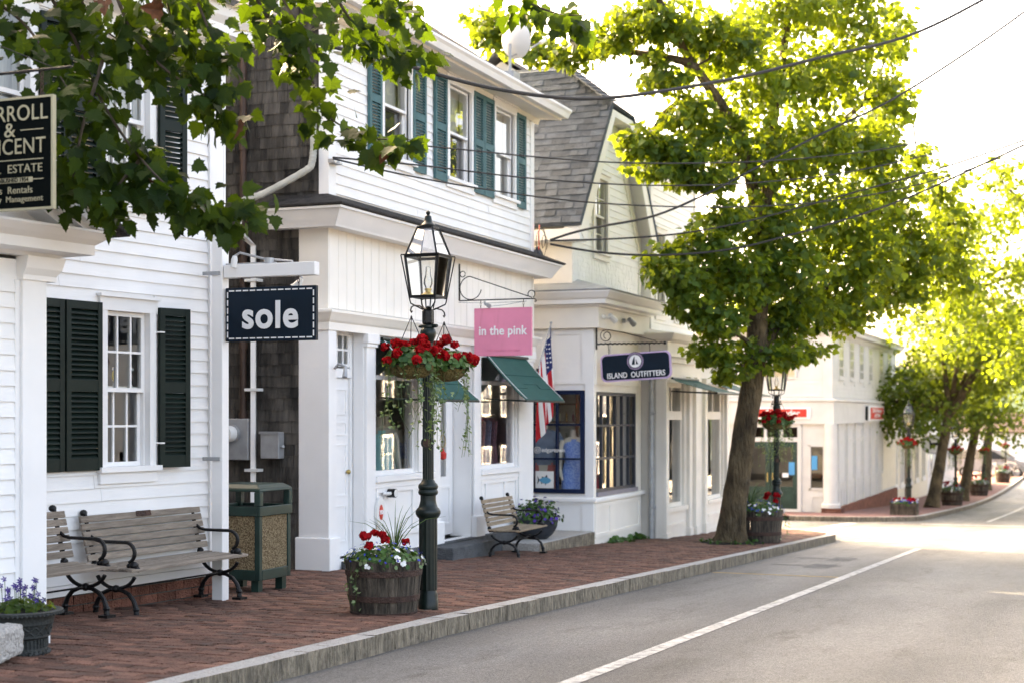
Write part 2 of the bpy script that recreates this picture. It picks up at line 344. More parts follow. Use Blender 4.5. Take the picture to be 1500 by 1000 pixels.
for i, (s0, s1) in enumerate([(-400, -40), (-40, -20), (-20, 0), (0, 20), (20, 40), (40, 60), (60, 80), (80, 100), (100, 130), (130, 5000)]):
    z0 = (G(max(s0, -40)) - .4) if s0 <= 100 else -6; z1 = (G(s1) - .4) if s1 <= 100 else -6
    b.quad((s0, -3000, z0), (s1, -3000, z1), (s1, 3000, z1), (s0, 3000, z0))
tag(b.build('ground', earth), kind='structure')
road = tag(strip('road', [(-20, 112, K(-4.2), K(4.5)), (23, 44, K(4.5), K(46))], -.125, asph), kind='structure')
tag(strip('opposite_pavement', [(-20, 112, K(-8), K(-4.2))], 0, granite), kind='structure')
water = mat('harbour_water', (.10, .14, .16), .12, .1, .2, .3, 1.5, spec=.6)
tag(MB().quad((115, -900, -2.7), (1500, -900, -2.7), (1500, 900, -2.7), (115, 900, -2.7)).build('water', water), kind='structure')
hill = mat('far_shore_trees', (.05, .08, .04), .95, .3, .05)
b = MB(); zz = [3 + 9 * abs(math.sin(i * .37)) + 4 * math.sin(i * 1.7) for i in range(41)]
for i in range(40):
    y0, y1 = -700 + i * 35, -665 + i * 35
    b.quad((280, y0*.5, -3), (280, y1*.5, -3), (310, y1*.5, zz[i+1]), (310, y0*.5, zz[i])); b.quad((310, y0*.5, zz[i]), (310, y1*.5, zz[i+1]), (420, y1*.5, -3), (420, y0*.5, -3))
tag(b.build('hills', hill), kind='structure')
# painted markings
worn = mat('worn_white_road_paint', (.52, .51, .48), .7, .12, 9, .2, 90, dirt=((.19, .183, .172), 11, .47, .9))
wornold = mat('ghost_road_paint', (.17, .165, .155), .75, .15, 9, .2, 90, dirt=((.09, .088, .085), 5, .48, .9))
yelp = mat('worn_yellow_paint', (.48, .33, .12), .7, .15, 8, .2, 90, dirt=((.12, .115, .11), 7, .55, .8))
def line(nm, s0, s1, n0, n1, m, dz=-.121): return tag(strip(nm, [(s0, s1, K(n0), K(n1))], dz, m), kind='structure')
line('road_marking', 3, 25.2, 2.79, 2.90, worn)
line('road_marking', 40.5, 70, 2.79, 2.90, worn)
line('road_marking', 17.6, 17.68, 2.9, 4.4, yelp)
for s0 in (19.2, 20.9): line('road_marking', s0, s0 + .9, 3.3, 3.62, wornold); line('road_marking', s0 + .4, s0 + .5, 3.2, 4.1, wornold)
line('road_marking', 27.2, 27.6, -4, 4.2, worn); line('road_marking', 30.3, 30.7, -4, 4.2, worn)
line('road_marking', 30.0, 37.0, 8.4, 8.7, worn, -.120); line('road_marking', 30.0, 37.0, 5.6, 5.9, worn, -.120)
line('road_marking', 37.4, 37.8, -4, 4.2, worn)
# pavements
R1, R2 = 26.5, 40.5
def n_edge(s, r=2.8):
    if R1 <= s <= R1 + r: return 7.4 - math.sqrt(max(r*r - (s - R1)**2, 0))
    if R2 - r <= s <= R2: return 7.4 - math.sqrt(max(r*r - (s - R2)**2, 0))
    return 4.6 if s > 10 else 4.6 - (10 - max(s, 4)) * .04
side = tag(strip('pavement', [(-20, R1, n_edge, K(12)), (R1, R1 + 2.8, n_edge, K(46))], -.022, sand, step=.35), kind='structure')
farbrick = mat('far_brick_paving', (.24, .12, .10), .9, .25, 14, .2, 60, dirt=((.14, .10, .09), 6, .5, .6))
tag(strip('pavement', [(R2 - 2.8, R2, n_edge, K(46)), (R2, 104, K(4.6), K(14))], 0, farbrick, step=.35), kind='structure')
# granite kerb: one object for each stone
kerb = thing('kerb', None, None); kerb['kind'] = 'structure'
def kerbstone(pts_in, pts_out):
    b = MB(); m = len(pts_in)
    for k in range(m - 1):
        (a0, b0), (a1, b1) = pts_in[k], pts_in[k+1]; (c0, d0), (c1, d1) = pts_out[k], pts_out[k+1]
        j0 = RN.uniform(-.004, .004)
        za, zb = G(a0), G(a1)
        b.cur = 0; b.quad((a0,b0,za),(c0,d0,za+j0),(c1,d1,zb+j0),(a1,b1,zb))
        b.cur = 1; b.quad((c0,d0,za+j0),(c0,d0-.012 if k%2 else d0,za-.32),(c1,d1,zb-.32),(c1,d1,zb+j0))
        b.cur = 1; b.quad((a0,b0,za),(a1,b1,zb),(a1,b1,zb-.32),(a0,b0,za-.32))
    for e in (0, m - 1):
        (a0, b0), (c0, d0) = pts_in[e], pts_out[e]; b.quad((a0,b0,G(a0)),(c0,d0,G(a0)),(c0,d0,G(a0)-.32),(a0,b0,G(a0)-.32))
    return b.build('kerb_stone', [granite, granface], kerb)
def straight(s0, s1):
    s = s0
    while s < s1 - .3:
        e = min(s + RN.uniform(1.7, 2.5), s1); q = [s + (e - s - .012) * i / 6 for i in range(7)]
        kerbstone([(x, n_edge(x)) for x in q], [(x, n_edge(x) - .155 + RN.uniform(-.006, .006)) for x in q]); s = e
straight(-6, R1); straight(R2, 100)
for (cs, a0, a1) in ((R1, -90, 0), (R2, 180, 270)):
    for k in range(4):
        t = [rad(a0 + (a1 - a0) * (k + j / 5 * .985) / 4) for j in range(6)]
        kerbstone([(cs + 2.8*math.cos(q), 7.4 + 2.8*math.sin(q)) for q in t], [(cs + 2.955*math.cos(q), 7.4 + 2.955*math.sin(q)) for q in t])
# brick pavers laid across the pavement; the nearest ones as single bricks
def n_back(s): return 6.1 if s < 7.3 else 7.1 if s < 10.6 else 9.4 if s < 13.8 else 7.6 if s < 20.7 else 7.05 if s < 27.4 else 10
ub = MB(); h = .5; i0 = .46
ub.v = [(-h,-h,-1),(h,-h,-1),(h,h,-1),(-h,h,-1),(-h,-h,-.25),(h,-h,-.25),(h,h,-.25),(-h,h,-.25),(-i0,-.48,0),(i0,-.48,0),(i0,.48,0),(-i0,.48,0)]
ub.f = [(0,1,5,4),(1,2,6,5),(2,3,7,6),(3,0,4,7),(4,5,9,8),(5,6,10,9),(6,7,11,10),(7,4,8,11),(8,9,10,11)]
ubm = ub.mesh('brick', brickm)
recs = []; s = 5.6; row = 0
while s < 29.2:
    n0 = n_edge(s) + .01; n = n0 - (row % 2) * .105 - RN.uniform(0, .02); wob = RN.uniform(-.004, .004)
    while n < n_back(s):
        a, e = max(n, n0), min(n + .2, n_back(s))
        if e - a > .03: recs.append((s + wob + RN.uniform(-.002, .002), (a + e) / 2, G(s) + RN.uniform(-.004, .004), e - a, RN.uniform(-.03, .03)))
        n += .212
    s += .116; row += 1
def vis(p):
    Z = p[0]*cA + p[1]*sA; X = p[0]*sA - p[1]*cA; px = 750 + 2200*X/Z; py = 607 - 2200*(p[2]-1.5)/Z
    return Z if (5 < px < 1495 and py < 995) else 999
recs.sort(key=vis)
for q in recs[:300]: inst('brick', ubm, side, q[:3], (RN.uniform(-.02, .02), RN.uniform(-.04, .04), q[4]), (.097, q[3], .05))
rest = recs[300:]
tv = np.array([(v[0]*.098, v[1]*.2, v[2]*.05) for v in ub.v])
def yawm(a): a = np.asarray(a); z = np.zeros_like(a); o1 = np.ones_like(a); return np.stack([np.stack([np.cos(a), -np.sin(a), z], 1), np.stack([np.sin(a), np.cos(a), z], 1), np.stack([z, z, o1], 1)], 1)
full = [q for q in rest]
MM = yawm([q[4] for q in full]); MM[:, :, 1] *= (np.array([q[3] for q in full]) / .2)[:, None]
o = inst('brick', np_mesh('brick_field', tv, ub.f, np.array([q[:3] for q in full]), MM, np.ones(len(full)), brickm, NR.random(len(full))), side); o['kind'] = 'stuff'

# ---------------------------------------------------------------- building helpers (local frame: x along the wall, y into the house, z up)
def wall(par, x0, x1, z0, z1, holes=(), m=None, y0=.0, y1=.12, name='wall'):
    b = MB(); zs = sorted({z0, z1, *[min(max(h_[k], z0), z1) for h_ in holes for k in (2, 3)]})
    for za, zb in zip(zs, zs[1:]):
        if zb - za < 1e-5: continue
        zc = (za + zb) / 2; cuts = sorted([(h_[0], h_[1]) for h_ in holes if h_[2] < zc < h_[3]]); x = x0
        for (p, q) in cuts:
            if p > x: b.box(x, p, y0, y1, za, zb)
            x = max(x, q)
        if x < x1: b.box(x, x1, y0, y1, za, zb)
    return b.build(name, m or white, par)
CB = {}
def clapboards(par, x0, x1, z0, z1, pitch, holes=(), m=None, y=0., name='clapboard', lim=None, joined=False, slot=None):
    m = m or wclap; key = (round(pitch, 4), m.name)
    if key not in CB:
        CB[key] = MB().prism([(-.019, 0), (.0, 0), (.0, pitch + .012), (-.004, pitch + .012)], 0, 1, 'x').mesh('clapboard', m)
    z = z0; J = MB()
    while z < z1 - pitch * .3:
        a, e = (x0, x1) if lim is None else lim(z + pitch / 2)
        zc = z + pitch / 2; x = a
        segs = []
        for (p, q) in sorted([(h_[0], h_[1]) for h_ in holes if h_[2] < zc < h_[3]]):
            if p > x: segs.append((x, min(p, e)))
            x = max(x, q)
        if x < e: segs.append((x, e))
        cut = []
        for (p, q) in segs:
            while q - p > 2.6 and not joined:
                e_ = p + RN.uniform(1.1, 2.5)
                if q - e_ < .5: break
                cut.append((p, e_ - .003)); p = e_
            cut.append((p, q))
        for (p, q) in cut:
            if q - p < .02: continue
            if joined: J.prism([(-.019 + y, z), (y, z), (y, z + pitch + .012), (y - .004, z + pitch + .012)], p, q, 'x')
            else: inst(name, CB[key], par, (p, y + RN.uniform(-.0015, .0015), z + RN.uniform(-.002, .002)), (RN.uniform(-.006, .006), RN.uniform(-.0012, .0012), 0), (q - p, 1, 1))
        z += pitch
    if joined: return J.build('clapboards', m, par)
UB = MB().box(0, 1, -.5, .5, 0, 1)
PM = {}
def panes(par, xs, zs, y, g=None, name='pane'):
    g = g or pane
    if g.name not in PM: PM[g.name] = MB().quad((0,0,0), (1,0,0), (1,0,1), (0,0,1)).mesh('pane', g)
    for a, e in zip(xs, xs[1:]):
        for p, q in zip(zs, zs[1:]): inst(name, PM[g.name], par, (a, y, p), (RN.uniform(-.004, .004), 0, RN.uniform(-.004, .004)), (e - a, 1, q - p))
def grid(b, xs, zs, y0, y1, t, edge):
    """bars of a sash: outer frame 'edge' wide and glazing bars t wide"""
    x0, x1, z0, z1 = xs[0], xs[-1], zs[0], zs[-1]
    b.box(x0, x0+edge, y0, y1, z0, z1); b.box(x1-edge, x1, y0, y1, z0, z1); b.box(x0+edge, x1-edge, y0, y1, z0, z0+edge); b.box(x0+edge, x1-edge, y0, y1, z1-edge, z1)
    for x in xs[1:-1]: b.box(x-t/2, x+t/2, y0+.002, y1-.002, z0+edge, z1-edge)
    for z in zs[1:-1]: b.box(x0+edge, x1-edge, y0+.004, y1-.004, z-t/2, z+t/2)
def lin(a, b_, n): return [a + (b_ - a) * i / n for i in range(n + 1)]
def sash_window(par, x0, x1, z0, z1, cols=3, rows=2, cas=.085, m=None, head=.0, sillw=.04, y=0, sashm=None, shade=None):
    m = m or white; sashm = sashm or m
    b = MB(); d0, d1 = y - .038, y + .02
    b.box(x0-cas, x0, d0, d1, z0-.0, z1); b.box(x1, x1+cas, d0, d1, z0, z1)
    b.box(x0-cas-.01, x1+cas+.01, d0-.004, d1, z1, z1+cas+head); b.box(x0-cas-.025, x1+cas+.025, d0-.03, d1, z1+cas+head, z1+cas+head+.022)
    for s in (x0, x1): b.box(s-.012, s+.012, d1, y+.13, z0, z1)
    b.box(x0-.012, x1+.012, d1, y+.13, z1-.004, z1+.02)
    w_ = b.build('window', m, par)
    MB().box(x0-cas-.03, x1+cas+.03, y-.075, y+.1, z0-sillw, z0).box(x0-cas-.008, x1+cas+.008, y-.042, y+.01, z0-sillw-.085, z0-sillw).build('sill', m, w_)
    zm = (z0 + z1) / 2
    for k, (a, e, yy) in enumerate(((zm-.022, z1-.004, y+.012), (z0, zm+.022, y+.052))):
        s = MB(); xs = lin(x0+.014, x1-.014, cols); zs = lin(a, e, rows)
        grid(s, xs, zs, yy, yy+.034, .017, .032); s.build('sash', sashm, w_); panes(w_, xs, zs, yy + .017)
    if shade:
        zz_ = z0 + (z1 - z0) * shade[1]
        MB().quad((x0-.02, y+.16, zz_), (x1+.02, y+.16, zz_), (x1+.02, y+.16, z1+.02), (x0-.02, y+.16, z1+.02)).build('curtain', shade[0], w_)
    return w_
def shutter(par, x0, x1, z0, z1, m, y=-.02, t=.035, rz=0, mid=.5, pitch=.037):
    b = MB(); W = x1 - x0; H_ = z1 - z0; st = .045
    b.box(0, st, -t, 0, 0, H_); b.box(W-st, W, -t, 0, 0, H_); zm = H_*mid
    for (a, e) in ((0, .085), (zm-.04, zm+.04), (H_-.06, H_)): b.box(st, W-st, -t+.002, -.002, a, e)
    o_ = b.build('shutter', m, par, (x0, y, z0), (0, 0, rz))
    l = MB()
    for (a, e) in ((.085, zm-.04), (zm+.04, H_-.06)):
        k = int((e - a) / pitch)
        for i in range(k):
            z = a + (e - a) * (i + .5) / k
            l.hexa([(st-.004,-t+.001,z-pitch*.56),(W-st+.004,-t+.001,z-pitch*.56),(W-st+.004,-.004,z+pitch*.3),(st-.004,-.004,z+pitch*.3),(st-.004,-t+.001,z-pitch*.56+.007),(W-st+.004,-t+.001,z-pitch*.56+.007),(W-st+.004,-.004,z+pitch*.3+.007),(st-.004,-.004,z+pitch*.3+.007)])
    l.build('louvres', m, o_)
    return o_
def molding(par, name, path, prof, m, cap=True):
    """sweep a profile of (out, z) along a plan path; outwards is to the right of travel; mitred corners"""
    b = MB(); n = len(path); k = len(prof); i0 = 0
    for i, p in enumerate(path):
        p = Vector((p[0], p[1])); ds = []
        if i > 0: ds.append((p - Vector(path[i-1][:2])).normalized())
        if i < n-1: ds.append((Vector(path[i+1][:2]) - p).normalized())
        ns = [Vector((d.y, -d.x)) for d in ds]
        if len(ns) == 2: mm = (ns[0] + ns[1]).normalized(); mm = mm / max(.25, mm.dot(ns[0]))
        else: mm = ns[0]
        for (d, z) in prof: b.v.append((p.x + mm.x*d, p.y + mm.y*d, z))
    for i in range(n-1):
        for j in range(k): a = i*k+j; c = i*k+(j+1)%k; b.face(a, c, c+k, a+k)
    if cap: b.face(*range(k)); b.face(*[(n-1)*k + j for j in range(k)])
    return b.build(name, m, par)
def panelled(b, x0, x1, z0, z1, y, w_=.07, d=.02):
    """a recessed panel's raised surround"""
    b.box(x0, x0+w_, y-d, y, z0, z1); b.box(x1-w_, x1, y-d, y, z0, z1); b.box(x0+w_, x1-w_, y-d, y, z0, z0+w_); b.box(x0+w_, x1-w_, y-d, y, z1-w_, z1)
def shell(par, x0, x1, y0, y1, z0, z1, m=None, inner=None):
    """sides, back, floor and ceiling of a hollow house"""
    b = MB(); t = .1
    b.box(x0, x0+t, y0, y1, z0, z1); b.box(x1-t, x1, y0, y1, z0, z1); b.box(x0+t, x1-t, y1-t, y1, z0, z1)
    b.build('wall', m or white, par)
    MB().box(x0+t+.004, x1-t-.004, y0, y1-t-.004, z0, z0+.06).build('floor', inner or dark, par); MB().box(x0+t+.004, x1-t-.004, y0+.01, y1-t-.004, z1-.06, z1-.004).build('ceiling', inner or dark, par)
def text(s, size, m, parent, loc, rot, bold=0., align='CENTER', depth=.003, xs=1, name='lettering', spacing=1., shear=0):
    cu = bpy.data.curves.new(name, 'FONT'); cu.body = s; cu.size = size; cu.align_x = align; cu.align_y = 'CENTER'; cu.extrude = depth; cu.offset = bold; cu.resolution_u = 5; cu.space_character = spacing; cu.shear = shear
    tmp = bpy.data.objects.new('tmp_text', cu); C.objects.link(tmp); bpy.context.view_layer.update()
    me = bpy.data.meshes.new_from_object(tmp.evaluated_get(bpy.context.evaluated_depsgraph_get())); bpy.data.objects.remove(tmp); bpy.data.curves.remove(cu)
    me.materials.clear(); me.materials.append(m)
    o_ = inst(name, me, parent, loc, rot, (xs, 1, 1)); return o_
def slab_poly(par, name, pts, t, m):
    """roof plane of any outline with thickness t below it"""
    pts = [Vector(p) for p in pts]; nrm = (pts[1]-pts[0]).cross(pts[2]-pts[0]).normalized()
    if nrm.z < 0: nrm = -nrm
    b = MB(); n = len(pts); b.v = [tuple(p) for p in pts] + [tuple(p - nrm*t) for p in pts]
    b.face(*range(n)); b.face(*[n + k for k in range(n)][::-1])
    for k in range(n): b.face(k, n+k, n+(k+1)%n, (k+1)%n)
    return b.build(name, m, par)
# ================================================================ white colonial house on the left
h1 = thing('colonial_house', 'white clapboard colonial house with dark green louvred shutters behind the benches', 'house', (10.2, 6.87, 0), rad(-7))
H1 = [(-.90, -.40, 1.09, 2.30), (-.90, -.40, 3.15, 4.36), (-2.12, -1.62, 3.15, 4.36)]
wall(h1, -6.5, .44, .1, 4.6, H1, white)
shell(h1, -6.5, .44, .12, 7, -.2, 4.6)
clapboards(h1, -4.6, .29, .27, 4.42, .098, [(a-.06, e+.06, p-.05, q+.09) for a, e, p, q in H1])
MB().box(.29, .46, -.035, 0, .2, 4.42).box(.462, .49, -.035, .14, .2, 4.42).build('corner_board', white, h1, bevel=.004)
MB().box(-4.6, .29, -.03, .0, .19, .265).build('water_table', white, h1)
bm = MB().box(0, 1, -.5, .5, 0, 1).mesh('foundation_brick', brickw)
MB().box(-4.6, .44, -.003, .1, -.3, .19).build('foundation', mortar, h1)
for r_ in range(5):
    x = -2.2 - (r_ % 2) * .1
    while x < .42:
        e = min(x + .2, .43); inst('brick', bm, h1, (x, -.004 + RN.uniform(-.003, .003), .115 - r_ * .075), (0, 0, 0), (e - x - .01, .02, .064)); x = e
sash_window(h1, -.88, -.42, 1.11, 2.28, 3, 2, .07, head=.03)
sash_window(h1, -.88, -.42, 3.17, 4.34, 3, 2, .07, shade=(curtain, .2))
sash_window(h1, -2.10, -1.64, 3.17, 4.34, 1, 1, .07, shade=(curtain, .1))
shutter(h1, -1.31, -.95, 1.09, 2.33, shutg); shutter(h1, -1.66, -1.33, 1.09, 2.33, shutg); shutter(h1, -.33, -.05, 1.09, 2.33, shutg, y=-.035, rz=rad(-14))
shutter(h1, -1.31, -.97, 3.15, 4.36, shutg); shutter(h1, -1.545, -1.32, 3.15, 4.36, shutg, rz=rad(-12)); shutter(h1, -.33, -.08, 3.15, 4.36, shutg, y=-.035, rz=rad(-14))
b = MB()
for z in (1.28, 2.14):
    b.tube([(-.345, -.03, z), (-.345, -.075, z), (-.30, -.075, z)], .007, 6)
b.build('shutter_hinge', white, h1)
molding(h1, 'cornice', [(-6.5, 0), (.45, 0), (.45, 3)], [(.0, 4.40), (.03, 4.40), (.03, 4.52), (.26, 4.56), (.26, 4.63), (.31, 4.68), (.35, 4.78), (.0, 4.78)], white)
slab_poly(h1, 'roof', [(-6.7, -.4, 4.80), (.85, -.4, 4.80), (.85, 3.5, 7.0), (-6.7, 3.5, 7.0)], .05, aspg); slab_poly(h1, 'roof', [(-6.7, 7.4, 4.80), (.85, 7.4, 4.80), (.85, 3.5, 7.0), (-6.7, 3.5, 7.0)], .05, aspg)
MB().prism([(.12, 4.6), (7, 4.6), (3.5, 6.9)], .34, .44, 'x').prism([(.12, 4.6), (7, 4.6), (3.5, 6.9)], -6.5, -6.4, 'x').build('gable', white, h1)
# colourful ornaments on the sash and a lamp bird seen inside
orn = [(-.80, (.03, .06, .4)), (-.68, (.6, .45, .02)), (-.5, (.25, .12, .1))]
for i, (x, c_) in enumerate(orn):
    o = thing('sun_catcher', ['blue sun catcher ornament standing on the sash rail of the shuttered window', 'yellow and blue sun catcher in the middle of the shuttered window', 'brown sun catcher ornament at the right of the shuttered window'][i], 'ornament', (0, 0, 0), 0, 'ornaments inside the shuttered window')
    o.location = h1.matrix_basis @ Vector((x, .09, 1.715)); o.rotation_euler = (0, 0, rad(-7))
    cm = mat('ornament_%d' % i, c_, .3, .2, 30); MB().lathe([(.002, .03), (.022, .06), (.026, .085), (.012, .12), (.002, .13)], 8, sy=.3).build('body', cm, o)
    MB().prism([(-.02, 0), (.02, 0), (.004, .03), (-.004, .03)], -.006, .006).build('base', letter, o)
    MB().prism([(-.028, .125), (.028, .125), (.028, .145), (-.028, .145)], -.006, .006).build('cap', letter, o)
# entry porch with pediment
V = Vector((7.41, 6.0, 0)); Vl = h1.matrix_basis.inverted() @ V; vx, vy = Vl.x, Vl.y
pr = MB().box(vx-2.3, vx, vy, -.03, .05, 2.42).build('entry_porch', white, h1)
clapboards(pr, vx-2.3, vx-.185, .2, 2.3, .092, y=vy-.001)
MB().box(vx-.19, vx+.0, vy-.045, vy, .05, 2.32).box(vx-.225, vx-.19, vy-.022, vy, .3, 2.3).box(vx-.2, vx+.015, vy-.06, vy-.0451, .05, .34).build('pilaster', white, pr, bevel=.004)
molding(pr, 'capital', [(vx-.2, vy), (vx+.002, vy), (vx+.002, -.05)], [(0, 2.30), (.06, 2.30), (.06, 2.33), (.085, 2.37), (.10, 2.44), (0, 2.44)], white)
molding(pr, 'cornice', [(vx-2.5, vy), (vx+.003, vy), (vx+.003, -.05)], [(0, 2.441), (.07, 2.441), (.09, 2.46), (.22, 2.47), (.22, 2.53), (.26, 2.56), (.30, 2.60), (.30, 2.615), (0, 2.615)], white)
px_ = vx - 1.1; hw = 1.45; zp = 2.62; sl_ = .5
MB().prism([(px_-hw+.05, zp), (px_+hw-.05, zp), (px_, zp+sl_*hw-.05)], vy-.06, -.03).build('tympanum', white, pr)
for s in (-1, 1):
    for (o0, o1, d) in ((0, .09, .30), (.0901, .13, .25), (.1301, .19, .20)):
        b = MB(); x0, x1 = px_ + s*hw, px_
        b.prism([(x0 - s*o0*1.9, zp), (x0 - s*o1*1.9, zp), (x1, zp+sl_*hw-o1*1.1), (x1, zp+sl_*hw-o0*1.1)], vy-d, vy-.0)
        b.build('raking_cornice', white, pr)
    slab_poly(pr, 'porch_roof', [(px_+s*(hw+.04), vy-.36, zp+.0), (px_+s*(hw+.04), 0, zp), (px_, 0, zp+sl_*hw+.05), (px_, vy-.36, zp+sl_*hw+.05)], .03, tarroof)
# ================================================================ shop with teal awnings (left one of the row)
h2 = thing('clapboard_shop', 'white two storey shop with teal upstairs shutters and vertical boards over its shopfront', 'building', (13.85, 7.55, 0))
XR = 6.0
W2 = [(1.26, 1.94), (3.06, 3.74), (4.56, 5.24)]
HU = [(a, e, 4.42, 5.58) for a, e in W2]
wall(h2, 0, XR, 3.5, 5.8, HU, white)
HD = [(.10, .80, -.05, 2.42), (1.06, 2.16, .83, 2.36), (2.78, 3.82, -.05, 2.36), (4.07, 5.36, .80, 2.30)]
wall(h2, 0, XR, -.35, 3.5, HD, white)
MB().box(.1, XR, .121, .22, 2.6, 3.5).build('wall', white, h2)
shell(h2, 0, XR, .34, 7.6, -.4, 5.8, paleroom, paleroom); MB().box(.1, XR-.1, .35, 7.4, 3.3, 3.4).build('floor', paleroom, h2)
MB().box(.102, XR-.102, .78, .83, -.3, 3.2).build('partition', white, h2)
MB().prism([(0, 5.8), (7.6, 5.8), (3.8, 8.25)], .0, .1, 'x').prism([(0, 5.8), (7.6, 5.8), (3.8, 8.25)], XR-.1, XR, 'x').build('gable', wclap, h2)
clapboards(h2, .13, XR-.13, 3.82, 5.60, .106, [(a-.07, e+.07, p-.12, q+.12) for a, e, p, q in HU])
MB().box(0, .13, -.03, 0, 3.75, 5.62).box(XR-.13, XR, -.03, 0, 3.75, 5.62).box(-.03, -.001, -.03, .09, 3.75, 5.62).build('corner_board', white, h2, bevel=.003)
for i, (a, e) in enumerate(W2):
    sash_window(h2, a, e, 4.42, 5.58, 1, 1, .085, head=.02, shade=(curtain, [.5, .45, .05][i]))
    b = MB().box(a+.01, e-.01, .1, .11, 4.42, 5.0)
    if i < 2: b.build('insect_screen', mat('insect_screen', (.05, .05, .055), .9, .1), h2)
for (a, e) in ((.87, 1.17), (1.99, 2.34), (2.60, 2.95), (3.80, 4.12), (4.135, 4.47), (5.30, 5.63)): shutter(h2, a, e, 4.34, 5.63, shutt, pitch=.034)
# eaves, gutter, roof
molding(h2, 'soffit', [(-.35, 0), (XR+.2, 0)], [(0, 5.63), (.02, 5.63), (.04, 5.70), (.36, 5.66), (.38, 5.72), (.38, 5.76), (0, 5.86)], wwarm)
molding(h2, 'gutter', [(-.36, 0), (XR+.22, 0)], [(.385, 5.68), (.46, 5.68), (.49, 5.74), (.52, 5.77), (.52, 5.80), (.50, 5.80), (.47, 5.75), (.385, 5.75)], white)
slab_poly(h2, 'roof', [(-.35, -.45, 5.78), (XR+.2, -.45, 5.78), (XR+.2, 3.8, 8.62), (-.35, 3.8, 8.62)], .05, aspg); slab_poly(h2, 'roof', [(-.35, 8.05, 5.78), (XR+.2, 8.05, 5.78), (XR+.2, 3.8, 8.62), (-.35, 3.8, 8.62)], .05, aspg)
u_ = Vector((0, 4.25, 2.84)).normalized(); nn_ = Vector((0, -u_.z, u_.y))
b = MB()
for r_ in range(30):
    c0 = Vector((0, -.45, 5.78)) + u_ * (r_ * .15) + nn_ * .002; x = -.35 - RN.uniform(0, .2)
    while x < XR + .2:
        e = min(x + RN.uniform(.16, .32), XR + .2); x0 = max(x, -.35); t_ = RN.choice((.004, .009))
        if e > x0: b.hexa([tuple(Vector((q, 0, 0)) + c0 + u_*k + nn_*h_) for h_ in (0, t_) for (q, k) in ((x0, 0), (e - .006, 0), (e - .006, .16), (x0, .16))])
        x = e
o = b.build('roof_shingles', aspg, h2); o['kind'] = 'stuff'
# vertical boards over the shopfront
x = .02; k = 0; bd = MB().box(0, 1, -.014, 0, 0, 1).mesh('board', wwarm)
while x < XR - .06:
    e = min(x + .19, XR - .05); inst('board', bd, h2, (x + .003, RN.uniform(-.001, .001), 2.61), (0, 0, 0), (e - x - .008, 1, .86)); x = e
MB().box(-.02, .0, -.016, .33, 2.60, 3.46).box(.0, .019, -.02, 0, 2.60, 3.46).box(XR-.05, XR, -.025, 0, 2.6, 3.46).build('corner_board', wwarm, h2)
molding(h2, 'entablature', [(-.02, .34), (-.02, -.012), (XR, -.012), (XR, .3)], [(0, 2.38), (.03, 2.38), (.03, 2.46), (.05, 2.48), (.08, 2.53), (.10, 2.56), (.10, 2.585), (.02, 2.60), (0, 2.60)], wwarm)
molding(h2, 'shop_cornice', [(-.02, .60), (-.02, -.01), (XR+.02, -.01), (XR+.02, .5)], [(0, 3.44), (.20, 3.43), (.21, 3.45), (.31, 3.60), (.33, 3.60), (.33, 3.625), (0, 3.66)], white)
molding(h2, 'cornice_roof', [(-.02, .60), (-.02, -.01), (XR+.02, -.01), (XR+.02, .5)], [(0, 3.662), (.345, 3.628), (.36, 3.636), (.36, 3.652), (0, 3.80)], tarroof)
# shopfront joinery
b = MB().box(-.03, .14, -.03, .33, 0.22, 2.38)
b.build('corner_pier', white, h2, bevel=.006); MB().box(-.06, .17, -.06, .36, -.16, .22).box(-.075, .18, -.075, .37, -.34, -.16).build('pier_base', white, h2, bevel=.012)
for (a, e, zb) in ((.82, 1.04, -.05), (2.6, 2.78, -.05), (3.83, 4.05, -.05), (5.40, 5.95, -.05)):
    MB().box(a, e, -.035, 0, zb, 2.38).box(a-.02, e+.02, -.055, 0, 2.24, 2.28).box(a-.03, e+.03, -.07, 0, 2.281, 2.38).build('pilaster', white, h2, bevel=.004)
    MB().box(a-.03, e+.03, -.08, 0, zb-.1, zb+.26).build('pilaster_base', white, h2, bevel=.012)
b = MB().box(3.8, 3.83, 0, .3, -.05, 2.36).box(2.78, 2.8, 0, .3, -.05, 2.36).box(2.78, 3.83, 0, .3, 2.3, 2.36); b.build('doorway_jamb', white, h2)
MB().box(.141, .82, .13, .17, 1.90, 2.0).box(.76, .82, .13, .17, -.05, 1.90).box(.141, .82, .12, .18, 2.38, 2.42).box(.74, .82, .13, .17, 2.0, 2.38).box(.141, .2, .13, .17, 2.0, 2.38).build('door_frame', white, h2, bevel=.004)
tw = MB(); xs = lin(.2, .74, 4); zs = lin(2.02, 2.38, 2); grid(tw, xs, zs, .14, .17, .022, .03); two = tw.build('transom_window', white, h2); panes(two, xs, zs, .155)
dr = MB().box(.10, .757, .16, .2, -.03, 1.895).build('door', white, h2)
b = MB()
for (a, e) in ((.16, .40), (.46, .70)):
    for (p, q) in ((.12, .52), (.62, 1.18), (1.28, 1.42), (1.5, 1.78)): panelled(b, a, e, p, q, .16, .014, .008)
b.build('panel_moulding', white, dr); MB().blob((.70, .125, .88), .026, 10, 6).tube([(.70, .125, .88), (.70, .16, .88)], .012, 8).build('handle', brass, dr, smooth=True)
def shop_window(par, x0, x1, z0, z1, y, m, bars=(), trans=None, g=None, t=.045):
    b = MB(); xs = [x0, x1]; zs = [z0] + ([trans] if trans else []) + [z1]
    grid(b, xs, zs, y, y+.05, .05, t)
    o_ = b.build('shop_window', m, par); panes(o_, xs, zs, y+.03, g or shopg)
    return o_
card = mat('brightening_card', (.88, .87, .85), .8, .02)  # white walls added behind the glass to brighten the window displays
